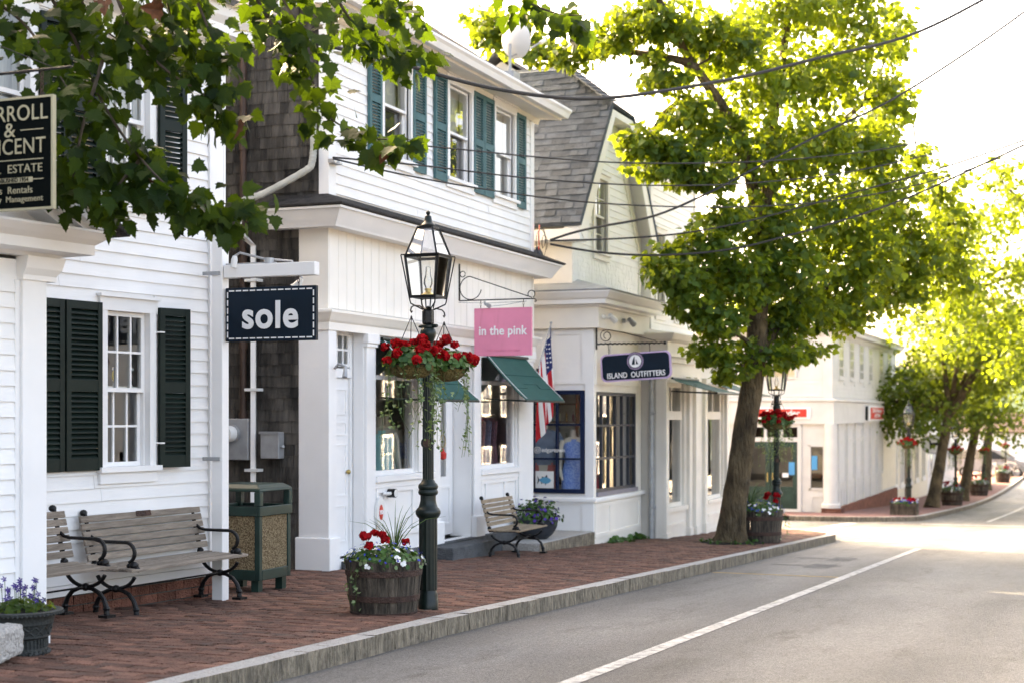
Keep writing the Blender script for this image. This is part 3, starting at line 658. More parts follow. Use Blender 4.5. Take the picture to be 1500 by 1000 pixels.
MB().box(2.60, 2.64, .13, .62, -.2, 3.2).box(5.55, 5.59, .13, .62, -.2, 3.2).box(.9, 2.6, .58, .62, -.2, 3.2).box(4.0, 5.55, .58, .62, -.2, 3.2).build('wall', card, h2)
shop_window(h2, 1.06, 2.16, .83, 2.36, .03, white, trans=1.92); shop_window(h2, 4.07, 5.36, .80, 2.30, .03, white, trans=1.92)
for (a, e, zs_) in ((1.05, 2.6, .80), (4.06, 5.40, .77)):
    MB().box(a-.01, e, -.06, .02, zs_-.05, zs_+.02).box(a, e-.01, -.03, 0, zs_-.12, zs_-.05).build('window_sill', white, h2, bevel=.005)
    b = MB(); L_ = e - a
    for (p, q) in ((.02, .17), (.17, .66), (.66, .98)): panelled(b, a + L_*p, a + L_*q, .12, zs_-.12, -.001, .05, .022)
    b.build('stall_riser_panel', white, h2)
MB().box(2.17, 2.6, -.03, 0, .83, 2.3).build('window_post', white, h2)
d2 = MB().box(2.82, 3.78, .25, .29, -.02, .72).box(2.82, 3.02, .25, .29, .72, 2.1).box(3.58, 3.78, .25, .29, .72, 2.1).box(3.02, 3.58, .25, .29, 1.92, 2.1).box(2.8, 3.8, .24, .3, 2.1, 2.3).build('door', white, h2)
panes(d2, [3.02, 3.58], [.72, 1.92], .27, shopg); b = MB(); panelled(b, 2.92, 3.68, .1, .6, .25, .03, .015); b.build('panel_moulding', white, d2)
MB().blob((2.93, .2, .95), .022, 8, 5).tube([(2.93, .2, .95), (2.93, .25, .95)], .01, 6).build('handle', brass, d2)
# dark plinth and steps
MB().hexa([(.3,-.09,-.5),(XR,-.09,-.6),(XR,.2,-.6),(.3,.2,-.5),(.3,-.09,-.055),(XR,-.09,-.055),(XR,.2,-.055),(.3,.2,-.055)]).build('plinth', slab, h2)
tag(MB().box(16.2, 17.5, 7.16, 7.45, -.5, -.07).build('door_step', slab, bevel=.015), 'dark stone door step before the recessed shop entrance', 'step')
tag(MB().box(14.0, 14.75, 7.30, 7.45, -.5, -.055).build('door_step', slab, bevel=.012), 'low grey stone step under the white panelled door', 'step')
lg = thing('stone_landing', 'low granite landing holding the flower bowl beside the blue window', 'step', (0, 0, 0)); MB().box(18.5, 19.55, 6.93, 8.3, -.7, -.19).box(19.56, 20.76, 6.95, 8.3, -.7, -.192).build('slab', granite, lg, bevel=.012); MB().box(18.5, 20.76, 6.925, 6.9345, -.7, -.2).build('rough_front', granface, lg)
# cedar shingles on the side wall in the alley (faces -x)
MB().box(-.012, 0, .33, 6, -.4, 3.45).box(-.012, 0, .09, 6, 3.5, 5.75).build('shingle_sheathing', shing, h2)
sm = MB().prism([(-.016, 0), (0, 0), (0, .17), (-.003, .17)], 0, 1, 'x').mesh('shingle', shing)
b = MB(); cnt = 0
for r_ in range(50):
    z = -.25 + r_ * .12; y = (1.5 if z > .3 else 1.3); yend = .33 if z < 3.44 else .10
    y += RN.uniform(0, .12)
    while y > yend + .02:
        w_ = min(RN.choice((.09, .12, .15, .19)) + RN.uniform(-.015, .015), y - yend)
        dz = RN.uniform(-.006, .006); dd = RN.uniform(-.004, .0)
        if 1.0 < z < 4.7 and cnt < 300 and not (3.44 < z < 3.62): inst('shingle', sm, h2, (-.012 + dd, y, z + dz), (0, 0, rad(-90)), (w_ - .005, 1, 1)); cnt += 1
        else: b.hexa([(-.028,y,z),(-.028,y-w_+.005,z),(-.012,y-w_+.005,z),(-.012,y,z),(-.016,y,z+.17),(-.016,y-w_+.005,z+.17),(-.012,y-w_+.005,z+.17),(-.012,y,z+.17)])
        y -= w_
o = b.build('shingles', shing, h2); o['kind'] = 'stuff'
# pipes and meters in the alley
dp = thing('downspout', 'white rain downspout with corrugated elbow on the shingled side wall', 'downspout', (13.85, 7.55, 0))
MB().tube([(-.09, .12, 4.9), (-.09, .12, 4.25)], .034, 4).build('upper_pipe', downp, dp)
pts = [(-.09, .12, 4.25), (-.10, .13, 4.12), (-.13, .19, 4.03), (-.28, .58, 3.80), (-.37, .78, 3.72), (-.38, .83, 3.62), (-.38, .84, 3.5)]
b = MB()
for k in range(40):
    pass
def smooth_path(p, n=8):
    p = [Vector(q) for q in p]; out = []
    for i in range(len(p) - 1):
        a, q, c, d = p[max(i-1, 0)], p[i], p[i+1], p[min(i+2, len(p)-1)]
        for k in range(n):
            t = k / n; out.append(.5 * ((2*q) + (c-a)*t + (2*a-5*q+4*c-d)*t*t + (3*q-a-3*c+d)*t**3))
    return out + [p[-1]]
sp = smooth_path(pts, 8)
MB().tube(sp, [.035 + .004*(i % 2) for i in range(len(sp))], 10).build('elbow', downp, dp)
MB().tube([(-.38, .84, 3.52), (-.38, .84, 3.40), (-.09, .84, 3.28), (-.09, .84, .2)], .036, 4).build('lower_pipe', white, dp)
for z in (.9, 1.75, 2.9): MB().box(-.14, -.02, .76, .92, z, z+.03).build('strap', plasw, dp)
vp = thing('vent_pipe', 'brown vertical vent pipe on the dark shingled wall', 'pipe', (13.85, 7.55, 0)); MB().tube([(-.08, .97, 1.45), (-.08, .97, 5.6)], .036, 10).build('pipe', rustpipe, vp, smooth=True)
for z in (1.45, 2.2, 3.1, 4.3): MB().tube([(-.08, .97, z), (-.08, .97, z+.07)], .046, 10).build('coupling', rustpipe, vp)
em = thing('electric_meter', 'round glass electric meter on a grey box beside the alley wall', 'meter', (13.85, 7.55, 1.0)); MB().box(-.13, -.03, .88, 1.2, .02, .46).build('box', metalg, em, bevel=.01)
MB().tube([(-.13, 1.07, .30), (-.17, 1.07, .30)], .095, 20).build('ring', metalg, em); MB().lathe([(.085, 0), (.085, .07), (.07, .10), (.001, .105)], 18).build('dial', plasw, em, (-.17, 1.07, .30), (0, rad(-90), 0), smooth=True)
MB().box(-.282, -.276, 1.04, 1.10, .305, .325).build('display', mat('meter_print', (.1, .1, .1), .5), em)
eb = thing('electric_box', 'small grey electric switch box on the dark shingles', 'box', (13.85, 7.55, 1.0)); MB().box(-.15, -.03, .50, .72, .04, .32).build('box', metalg, eb, bevel=.008); MB().box(-.165, -.15, .49, .73, .30, .325).build('lid', metalg, eb); MB().tube([(-.09, .48, .16), (-.12, .46, .17)], .014, 8).build('lever', metalg, eb)
# ================================================================ steep gabled shop with the bay
h3 = thing('gabled_shop', 'cream white shop with steep clipped gable, grey shingle roof and projecting bay window', 'building', (20.8, 6.95, 0))
wall(h3, 0, 2.38, -.55, 3.05, [(.10, 2.12, .33, 1.84)], wwarm)
# left side of the bay faces the street's upper end
def side_wall(par, y0, y1, z0, z1, holes, m, x=0, t=.1):
    b = MB(); zs = sorted({z0, z1, *[h_[k] for h_ in holes for k in (2, 3)]})
    for za, zb in zip(zs, zs[1:]):
        cuts = sorted([(h_[0], h_[1]) for h_ in holes if h_[2] < (za+zb)/2 < h_[3]]); y = y0
        for p, q in cuts:
            if p > y: b.box(x, x+t, y, p, za, zb)
            y = q
        if y < y1: b.box(x, x+t, y, y1, za, zb)
    return b.build('wall', m, par)
side_wall(h3, .12, 4, -.55, 3.05, [(.14, 1.0, .35, 1.86)], white)
b = MB().box(-.02, 0, .0, .13, -.45, 2.75).box(-.02, 0, 1.02, 1.2, -.45, 2.75)
b.build('corner_board', white, h3)
b = MB()
def spanel(y0, y1, z0, z1, w_=.05, d=.018):
    b.box(-d, 0, y0, y0+w_, z0, z1); b.box(-d, 0, y1-w_, y1, z0, z1); b.box(-d, 0, y0+w_, y1-w_, z0, z0+w_); b.box(-d, 0, y0+w_, y1-w_, z1-w_, z1)
spanel(.131, 1.02, 1.95, 2.72); spanel(.131, 1.02, -.4, .24); b.build('wall_panel', white, h3)
b = MB(); panelled(b, .02, .78, -.3, .2, 0, .06, .02); panelled(b, .78, 2.3, -.3, .2, 0, .06, .02); panelled(b, .05, .8, 1.95, 2.65, 0, .05, .018); panelled(b, .8, 2.3, 1.95, 2.65, 0, .05, .018); b.build('wall_panel', wwarm, h3)
molding(h3, 'sill', [(0, 1.1), (0, 0), (2.40, 0), (2.40, .4)], [(0, .23), (.05, .23), (.05, .27), (.035, .29), (0, .29)], white)
molding(h3, 'frieze', [(0, 1.6), (0, 0), (2.40, 0), (2.40, .5)], [(0, 2.76), (.10, 2.76), (.10, 3.06), (0, 3.06)], wwarm)
molding(h3, 'bay_cornice', [(0, 1.6), (0, 0), (2.40, 0), (2.40, .5)], [(0, 3.061), (.13, 3.061), (.14, 3.09), (.26, 3.10), (.26, 3.16), (.30, 3.18), (.36, 3.26), (.36, 3.28), (0, 3.28)], white)
molding(h3, 'bay_roof', [(0, 1.6), (0, 0), (2.40, 0), (2.40, .5)], [(0, 3.282), (.37, 3.282), (.38, 3.30), (-.42, 3.52), (-.42, 3.282)], lead)
bw = MB(); ys = [.14, .57, 1.0]; zs = lin(.35, 1.86, 3); t = .06
for y in (.14, 1.0 - t): bw.box(-.04, .06, y, y+t, .35, 1.86)
for z in (.35, 1.86 - t): bw.box(-.04, .06, .14+t, 1.0-t, z, z+t)
bw.box(-.03, .05, .57-.014, .57+.014, .35+t, 1.86-t)
for z in zs[1:-1]: bw.box(-.028, .048, .14+t, 1.0-t, z-.014, z+.014)
bwo = bw.build('blue_window', navy, h3)
pm = MB().quad((0,0,0), (0,1,0), (0,1,1), (0,0,1)).mesh('pane_side', shopg)
for a, e in zip(ys, ys[1:]):
    for p, q in zip(zs, zs[1:]): inst('pane', pm, bwo, (.01, a, p), (0, RN.uniform(-.003, .003), RN.uniform(-.003, .003)), (1, e-a, q-p))
fw = MB(); xs = lin(.10, 2.12, 6); zs = lin(.36, 1.83, 3); grid(fw, xs, zs, .01, .06, .032, .045); fwo = fw.build('bay_window', mat('dark_grey_window', (.03, .033, .045), .4, .1), h3); panes(fwo, xs, zs, .035, shopg)
MB().box(.1, 2.12, -.03, .06, .30, .36).build('bay_window_sill', mat('grey_purple_paint', (.22, .21, .25), .5, .1), h3)
MB().box(2.28, 2.38, .12, 4, -.55, 3.05).box(.1, 2.28, 3.9, 4, -.55, 3.0).build('wall', wwarm, h3); MB().box(.1, 2.28, .12, 3.9, -.6, -.1).build('floor', wood, h3); MB().box(.1, 2.28, .12, 3.9, 2.6, 2.7).build('ceiling', wwarm, h3); MB().box(.72, .77, 1.25, 3.9, -.1, 2.6).build('partition', dark, h3)
# gable above
gy = .40; EZ, RZ, RX = 4.28, 7.05, 1.88
def lims(z): d = max(0, (z - 4.2)) * .765; return (max(.15, -.1 + d), min(3.6, 3.86 - d))
gw = MB()
for pl in ([(.15, 3.2), (1.16, 3.2), (1.16, 5.923), (.15, 4.55)], [(1.16, 3.2), (1.78, 3.2), (1.78, 4.02), (1.16, 4.02)], [(1.16, 5.16), (1.78, 5.16), (1.78, 6.1), (1.29, 6.1), (1.16, 5.923)], [(1.78, 3.2), (3.6, 3.2), (3.6, 4.55), (2.47, 6.1), (1.78, 6.1)]): gw.prism(pl, gy, gy+.1)
gw.build('gable_wall', gablew, h3)
MB().prism([(.15, 3.2), (3.6, 3.2), (3.6, 4.55), (1.88, 6.9), (.15, 4.55)], 5.8, 5.9).build('rear_gable', dark, h3); MB().box(.2, 3.55, gy+.12, 5.8, 3.3, 3.35).build('floor', dark, h3)
clapboards(h3, 0, 0, 3.95, 6.1, .115, [(1.08, 1.86, 3.92, 5.24)], gablew, gy, 'wall_shingle_course', lim=lims)
sash_window(h3, 1.16, 1.78, 4.02, 5.16, 2, 2, .075, y=gy-.003, m=wwarm, shade=(curtain, .55))
b = MB()
for r_ in range(9):
    for k in range(50):
        x = .18 + k*.068 + (r_ % 2)*.034; z = 3.34 + r_*.072
        if x < 3.5: b.prism([(x, z+.09), (x, z+.03), (x+.017, z), (x+.047, z), (x+.064, z+.03), (x+.064, z+.09)], gy-.012 + RN.uniform(-.002, .002), gy)
o = b.build('scalloped_shingles', gablew, h3); o['kind'] = 'stuff'
MB().box(.12, .15, gy-.02, 4, 3.2, 4.45).box(3.6, 3.64, gy-.02, 4, 3.2, 4.45).build('wall', wwarm, h3); MB().box(3.5, 3.62, gy-.03, gy, 3.28, 4.5).build('corner_board', wwarm, h3)
f0 = .13
slab_poly(h3, 'roof', [(-.24, f0, EZ), (1.30, f0, 6.30), (RX, 1.09, RZ), (RX, 6, RZ), (-.24, 6, EZ)], .07, roofg)
slab_poly(h3, 'roof', [(4.0, f0, EZ), (2.47, f0, 6.30), (RX, 1.09, RZ), (RX, 6, RZ), (4.0, 6, EZ)], .07, roofg)
slab_poly(h3, 'roof', [(1.30, f0, 6.30), (2.47, f0, 6.30), (RX, 1.09, RZ)], .05, roofg)
for s, xe in ((-1, -.24), (1, 4.0)):   # raking boards and deep soffit
    x1 = 1.30 if s < 0 else 2.47
    MB().prism([(xe - s*.02, EZ-.09), (x1 - s*.0, 6.19), (x1 - s*.16, 6.10), (xe - s*.25, EZ-.24)], f0+.01, f0+.04).build('rake_board', wwarm, h3)
    MB().prism([(xe - s*.03, EZ-.10), (x1, 6.20), (x1 - s*.05, 6.14), (xe - s*.10, EZ-.14)], f0+.041, gy).build('rake_soffit', wwarm, h3)
    MB().prism([(xe - s*.30, EZ-.20), (x1 - s*.20, 6.08), (x1 - s*.30, 6.02), (xe - s*.42, EZ-.25)], gy-.04, gy).build('rake_trim', wwarm, h3)
MB().box(-.22, .15, f0+.02, 5, EZ-.24, EZ-.08).box(3.63, 3.97, f0+.02, 5, EZ-.24, EZ-.08).build('eave_box', white, h3)
MB().box(1.28, 2.49, f0+.02, gy, 6.12, 6.22).build('clipped_gable_soffit', wwarm, h3)
u_ = Vector((2.12, 0, 2.77)).normalized(); Yv = Vector((u_.z, 0, -u_.x)); Mx = Matrix((Vector((0, -1, 0)), Yv, u_)).transposed(); eul = Mx.to_euler()
tb = MB().prism([(-.010, 0), (0, 0), (0, .165), (-.002, .165)], 0, 1, 'x').mesh('roof_shingle', roofg)
rsn = 0; rsb = MB()
for r_ in range(25):
    k = r_ * .14; p0 = Vector((-.24, 0, EZ)) + u_ * k - Yv * .001
    zc = p0.z; ys_ = f0 if zc < 6.2 else f0 + (zc - 6.2) * 1.28
    y = ys_; yb = ys_ + 1.15 + (zc - EZ) * .62 - max(0, zc - 6.2) * .8; y -= (RN.random() * .1 if r_ % 2 else 0)
    first = True
    while y < yb:
        w_ = RN.uniform(.11, .19); a = max(y, ys_)
        t_ = RN.choice((1, 1, 1.9)); rsn += 1
        if rsn <= 300: inst('roof_shingle', tb, h3, tuple(Vector((p0.x, y + w_, p0.z))), eul, (y + w_ - a - .004, t_, 1))
        else: rsb.hexa([tuple(Vector((p0.x, q, p0.z)) + u_*k_ - Yv*(d_*t_)) for (d_, k_) in ((.010, 0), (.002, .165)) for q in (y + w_ - .002, a + .002)][0:2] + [tuple(Vector((p0.x, q, p0.z)) - Yv*.0) for q in (a + .002, y + w_ - .002)] + [tuple(Vector((p0.x, q, p0.z)) + u_*.165 - Yv*.002) for q in (y + w_ - .002, a + .002)] + [tuple(Vector((p0.x, q, p0.z)) + u_*.165) for q in (a + .002, y + w_ - .002)])
        y += w_
o = rsb.build('roof_shingles', roofg, h3); o['kind'] = 'stuff'
for k in range(9):   # cap shingles along the hip
    a = Vector((1.30, f0, 6.30)).lerp(Vector((RX, 1.09, RZ)), k / 9); e = Vector((1.30, f0, 6.30)).lerp(Vector((RX, 1.09, RZ)), (k + 1.15) / 9)
    MB().bar(a + Vector((-.02, 0, .03)), e + Vector((-.02, 0, .015)), .22, .02).build('ridge_cap', roofg, h3)
# ================================================================ shop with folded awnings at the corner
h4 = thing('corner_shop', 'white clapboard corner shop behind the big plane tree with tall display windows', 'building', (23.25, 6.6, 0))
HX = 4.25
H4 = [(.08, 1.30, -.02, 2.02), (2.85, 4.05, -.02, 2.02)]
wall(h4, 0, HX, -.75, 2.75, H4, wwarm); shell(h4, 0, HX, .12, 6, -.75, 2.75, paleroom, paleroom); MB().box(.1, HX-.1, 1.7, 1.8, -.7, 2.7).build('partition', paleroom, h4)
for (a, e, p, q) in H4:
    b = MB(); grid(b, [a, e], [p, q], .05, .12, .04, .07); b.box(a, e, .045, .12, 1.42, 1.56); b.box((a+e)/2-.03, (a+e)/2+.03, .052, .115, 1.56, 2.0); o = b.build('shop_window', wwarm, h4); panes(o, [a, e], [p, 1.45], .09, shopg); panes(o, [a, (a+e)/2, e], [1.55, q], .09, shopg)
    MB().box(a-.05, e+.05, -.05, .02, p-.06, p+.01).box(a, e, -.02, 0, p-.3, p-.25).box(a, e, -.02, 0, p-.58, p-.5).build('window_sill', wwarm, h4)
    MB().box(a+.2, e-.1, .5, .53, -.2, 1.3).build('display_screen', paleroom, h4)
for x in (-.02, 1.42, 1.85, 2.5, 4.1): MB().box(x, x+.16, -.06, 0, -.7, 2.05).box(x-.02, x+.18, -.08, 0, -.75, -.4).box(x-.03, x+.19, -.085, 0, 2.05, 2.14).build('pilaster', wwarm, h4, bevel=.004)
molding(h4, 'cornice', [(0, .5), (0, 0), (HX, 0), (HX, .6)], [(0, 2.35), (.05, 2.35), (.06, 2.42), (.10, 2.44), (.10, 2.66), (.2, 2.70), (.24, 2.78), (.24, 2.80), (-.5, 2.92), (-.5, 2.7), (0, 2.7)], wwarm)
yu = .6
HU4 = [(1.62, 2.10, 3.25, 4.62), (2.85, 3.35, 3.25, 4.62)]
wall(h4, 1.25, HX, 2.7, 6.0, HU4, wwarm, yu, yu+.1); clapboards(h4, 1.38, HX-.1, 2.95, 5.9, .115, [(a-.08, e+.08, p-.1, q+.1) for a, e, p, q in HU4], wwarm, yu)
for (a, e, p, q) in HU4: sash_window(h4, a, e, p, q, 1, 1, .085, wwarm, y=yu, shade=(curtain, .3))
MB().box(1.25, 1.38, yu-.03, yu, 2.8, 5.95).box(HX-.1, HX, yu-.03, yu, 2.8, 5.95).build('corner_board', wwarm, h4)
MB().box(1.25, 1.35, yu+.1, 6, 2.75, 6).box(HX-.1, HX, yu+.1, 6, 2.75, 6).box(1.35, HX-.1, 5.9, 6, 2.75, 6).build('wall', wwarm, h4); MB().prism([(yu, 6), (6, 6), (3.3, 7.7)], HX-.1, HX, 'x').prism([(yu, 6), (6, 6), (3.3, 7.7)], 1.25, 1.35, 'x').build('gable', wwarm, h4)
slab_poly(h4, 'roof', [(1.0, yu-.3, 5.9), (HX+.25, yu-.3, 5.9), (HX+.25, 3.3, 7.85), (1.0, 3.3, 7.85)], .06, aspg); slab_poly(h4, 'roof', [(1.0, 6.3, 5.9), (HX+.25, 6.3, 5.9), (HX+.25, 3.3, 7.85), (1.0, 3.3, 7.85)], .06, aspg)
molding(h4, 'eave', [(1.0, yu), (HX+.25, yu)], [(0, 5.8), (.05, 5.8), (.3, 5.83), (.3, 5.92), (0, 5.95)], wwarm)
# rain pipe between the gabled shop and the corner shop
rp = thing('drain_pipe', 'grey drain pipe in the narrow gap between the bay shop and the corner shop', 'downspout', (23.21, 6.78, -.5)); MB().tube([(0, 0, 0), (0, 0, 3.2)], .05, 8).build('pipe', metalg, rp, smooth=True)
for z in (.5, 2.0): MB().box(-.07, .07, -.06, .02, z, z+.04).build('strap', metalg, rp)
# ================================================================ white bank building on the far corner (local origin at its corner)
h5 = thing('corner_building', 'white clapboard corner building with dark green double doors across the side street', 'building', (41.3, 7.0, -1.2))
L5 = 13.5
# street side
W5 = [1.2 + k*1.55 for k in range(6)]
hs = [(x, x+1.1, .75, 2.2) for x in W5] + [(x, x+1.1, 2.3, 2.78) for x in W5]
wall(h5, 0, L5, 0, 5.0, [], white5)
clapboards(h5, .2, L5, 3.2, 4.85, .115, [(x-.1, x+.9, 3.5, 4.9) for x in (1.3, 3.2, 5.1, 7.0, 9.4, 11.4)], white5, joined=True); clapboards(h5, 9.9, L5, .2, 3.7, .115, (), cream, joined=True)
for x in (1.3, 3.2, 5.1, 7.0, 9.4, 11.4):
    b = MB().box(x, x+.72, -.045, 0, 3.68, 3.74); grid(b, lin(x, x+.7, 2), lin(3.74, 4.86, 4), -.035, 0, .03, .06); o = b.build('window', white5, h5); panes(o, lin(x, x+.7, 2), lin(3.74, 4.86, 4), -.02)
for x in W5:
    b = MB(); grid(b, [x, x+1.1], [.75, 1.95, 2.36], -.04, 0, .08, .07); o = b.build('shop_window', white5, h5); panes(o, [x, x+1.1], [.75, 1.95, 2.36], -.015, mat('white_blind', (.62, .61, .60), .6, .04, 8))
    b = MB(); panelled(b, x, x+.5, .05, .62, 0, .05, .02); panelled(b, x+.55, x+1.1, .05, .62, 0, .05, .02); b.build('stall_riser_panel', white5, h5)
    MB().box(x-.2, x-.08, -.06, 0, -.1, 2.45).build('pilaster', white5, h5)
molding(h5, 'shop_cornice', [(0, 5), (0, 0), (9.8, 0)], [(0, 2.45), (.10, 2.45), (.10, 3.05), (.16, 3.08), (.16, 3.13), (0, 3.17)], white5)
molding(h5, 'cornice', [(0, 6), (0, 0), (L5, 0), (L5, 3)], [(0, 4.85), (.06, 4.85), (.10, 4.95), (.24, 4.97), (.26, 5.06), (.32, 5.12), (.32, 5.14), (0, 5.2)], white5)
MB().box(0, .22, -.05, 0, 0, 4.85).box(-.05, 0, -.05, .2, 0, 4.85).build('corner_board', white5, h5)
# side with the doors faces the near end of the street (-x)
hs5 = [(.9, 2.4, 0, 2.75), (.12, .55, .55, 1.85)]
side_wall(h5, .12, 8, -.1, 5.0, [(.08, .55, .70, 1.83), (.88, 2.45, .05, 2.42)], white5); MB().box(.1, L5, 7.9, 8, 0, 5).box(L5-.1, L5, .12, 7.9, 0, 5).build('wall', cream, h5); MB().box(.1, L5, .12, 8, 4.9, 5.05).build('roof', tarroof, h5); MB().box(1.4, 1.45, .12, 7.9, 0, 4.9).build('partition', dark, h5); MB().box(.1, L5-.1, .12, 7.9, -.1, 0).build('floor', wood, h5)
b = MB()
def sclap(y0, y1, z0, z1, p=.115):
    z = z0
    while z < z1: b.hexa([(-.019,y1,z),(-.019,y0,z),(0,y0,z),(0,y1,z),(-.004,y1,z+p+.01),(-.004,y0,z+p+.01),(0,y0,z+p+.01),(0,y1,z+p+.01)]); z += p
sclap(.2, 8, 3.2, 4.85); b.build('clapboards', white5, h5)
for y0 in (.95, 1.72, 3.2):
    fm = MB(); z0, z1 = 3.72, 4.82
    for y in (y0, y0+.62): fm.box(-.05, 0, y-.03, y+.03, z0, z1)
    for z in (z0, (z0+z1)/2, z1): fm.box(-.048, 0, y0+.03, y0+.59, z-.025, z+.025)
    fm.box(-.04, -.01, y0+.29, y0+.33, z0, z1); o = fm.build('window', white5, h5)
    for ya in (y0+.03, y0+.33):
        for za in (z0, (z0+z1)/2): inst('pane', MB().quad((0,0,0),(0,.27,0),(0,.27,.52),(0,0,.52)).mesh('pane', mat('tan_blind', (.62, .48, .30), .7, .05)), o, (-.018, ya, za+.01))  # opaque tan blind colour fills each pane
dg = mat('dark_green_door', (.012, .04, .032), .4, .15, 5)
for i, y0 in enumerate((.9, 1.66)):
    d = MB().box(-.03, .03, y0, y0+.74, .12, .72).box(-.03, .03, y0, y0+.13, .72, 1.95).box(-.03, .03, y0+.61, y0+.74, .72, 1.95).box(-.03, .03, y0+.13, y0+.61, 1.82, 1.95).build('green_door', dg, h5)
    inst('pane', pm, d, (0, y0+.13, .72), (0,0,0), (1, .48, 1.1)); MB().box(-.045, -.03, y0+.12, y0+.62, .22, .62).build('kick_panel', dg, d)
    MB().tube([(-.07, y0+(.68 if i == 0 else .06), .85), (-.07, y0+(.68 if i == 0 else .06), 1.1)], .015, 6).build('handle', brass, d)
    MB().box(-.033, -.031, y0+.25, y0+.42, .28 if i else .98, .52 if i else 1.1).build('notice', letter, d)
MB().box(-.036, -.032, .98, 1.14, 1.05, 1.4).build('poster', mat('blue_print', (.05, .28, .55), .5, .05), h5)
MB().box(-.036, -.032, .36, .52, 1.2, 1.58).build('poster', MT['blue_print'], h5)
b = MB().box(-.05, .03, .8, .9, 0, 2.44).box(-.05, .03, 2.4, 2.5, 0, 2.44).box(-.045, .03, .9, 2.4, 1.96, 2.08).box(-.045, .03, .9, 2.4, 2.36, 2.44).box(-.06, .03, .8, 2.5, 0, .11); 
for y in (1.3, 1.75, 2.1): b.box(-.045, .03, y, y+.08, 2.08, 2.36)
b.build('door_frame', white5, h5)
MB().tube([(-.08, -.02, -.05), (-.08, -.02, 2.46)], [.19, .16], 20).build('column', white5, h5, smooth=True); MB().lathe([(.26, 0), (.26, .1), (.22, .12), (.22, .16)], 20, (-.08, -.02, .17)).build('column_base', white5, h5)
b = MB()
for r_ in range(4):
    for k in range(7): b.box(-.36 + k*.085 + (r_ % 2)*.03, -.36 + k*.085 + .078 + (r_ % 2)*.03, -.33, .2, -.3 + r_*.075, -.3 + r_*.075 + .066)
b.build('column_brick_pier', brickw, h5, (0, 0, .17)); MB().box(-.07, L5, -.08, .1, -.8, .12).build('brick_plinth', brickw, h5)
b = MB()
for (z0, z1) in ((-.02, .5),): 
    b.box(-.03, 0, .15, .2, z0+.1, z1); b.box(-.03, 0, .5, .55, z0+.1, z1); b.box(-.03, 0, .2, .5, z1-.05, z1)
b.box(-.03, 0, .05, .09, .65, 1.88); b.box(-.03, 0, .54, .6, .65, 1.88); b.box(-.03, 0, .05, .6, 1.83, 1.9); b.box(-.03, 0, .05, .6, .65, .7); b.build('window_frame', white5, h5); inst('pane', pm, h5, (.02, .08, .70), (0,0,0), (1, .47, 1.13))
# ================================================================ farther buildings down the street
h6 = thing('cream_shop', 'cream clapboard shop beyond the white corner building, behind the far lamps', 'building', (54.9, 7.2, -1.75))
MB().box(0, 12, 0, 8, -.6, 4.2).build('wall', cream, h6); clapboards(h6, 0, 12, 0, 4.1, .13, (), cream, y=-.001, joined=True)
slab_poly(h6, 'roof', [(-.3, -.4, 4.15), (12.3, -.4, 4.15), (12.3, 4, 6.3), (-.3, 4, 6.3)], .08, aspg); slab_poly(h6, 'roof', [(-.3, 8.4, 4.15), (12.3, 8.4, 4.15), (12.3, 4, 6.3), (-.3, 4, 6.3)], .08, aspg); MB().prism([(0, 4.2), (8, 4.2), (4, 6.25)], 0, .1, 'x').build('gable', cream, h6)
for x in (.8, 2.6, 5.2, 7.4, 9.8):
    b = MB().box(x-.15, x+1.15, -.08, 0, .5, .62); grid(b, [x, x+.5, x+1.0], [.62, 2.2], -.06, 0, .05, .08); o = b.build('shop_window', white, h6); panes(o, [x, x+1.0], [.62, 2.2], -.035, shopg)
    MB().box(x+.1, x+.9, -.05, 0, 2.7, 3.8).build('window', dark, h6)
MB().box(4.1, 4.9, -.05, 0, 0, 2.1).build('door', wood, h6); molding(h6, 'shop_cornice', [(0, 0), (12, 0)], [(0, 2.35), (.2, 2.4), (.25, 2.55), (0, 2.6)], white)
h7 = thing('white_gabled_shop', 'small white shop nearest the harbour at the bottom of the street', 'building', (68.5, 7.4, -2.0))
MB().box(0, 14, 0, 9, -.6, 3.6).build('wall', white, h7)
slab_poly(h7, 'roof', [(-.3, -.4, 3.5), (14.3, -.4, 3.5), (14.3, 4.5, 5.8), (-.3, 4.5, 5.8)], .08, aspg); slab_poly(h7, 'roof', [(-.3, 9.4, 3.5), (14.3, 9.4, 3.5), (14.3, 4.5, 5.8), (-.3, 4.5, 5.8)], .08, aspg)
for x in (1, 3.5, 6, 9, 11.5):
    b = MB(); grid(b, [x, x+1.2], [.7, 2.2], -.06, 0, .05, .09); o = b.build('shop_window', white, h7); panes(o, [x, x+1.2], [.7, 2.2], -.03, shopg)
# the other side of the street: mirrored in the shop windows and sunlit, so it lights the row in view
def opposite(x0, L_, hgt, m, lab):
    h = thing('opposite_house', lab, 'house', (x0, -8.2, G(x0 + L_/2))); wall(h, 0, L_, -.8, hgt, [], m, -.2, 0); clapboards(h, 0, L_, 0, hgt, .13, (), m, y=.0, joined=True)
    MB().box(0, L_, -8, -.2, -.8, hgt).build('wall', m, h)
    for z in ((.7, 2.1), (3.3, 4.6)):
        x = .8
        while x < L_ - 1.2:
            b = MB(); grid(b, [x, x+.45, x+.9], [z[0], (z[0]+z[1])/2, z[1]], .02, .06, .03, .09); o = b.build('window', white, h); MB().box(x+.05, x+.85, .021, .03, z[0]+.05, z[1]-.05).build('window_glass', navy, o); x += 2.1
    slab_poly(h, 'roof', [(-.3, .4, hgt), (L_+.3, .4, hgt), (L_+.3, -4, hgt+2), (-.3, -4, hgt+2)], .08, aspg); slab_poly(h, 'roof', [(-.3, -8.4, hgt), (L_+.3, -8.4, hgt), (L_+.3, -4, hgt+2), (-.3, -4, hgt+2)], .08, aspg)
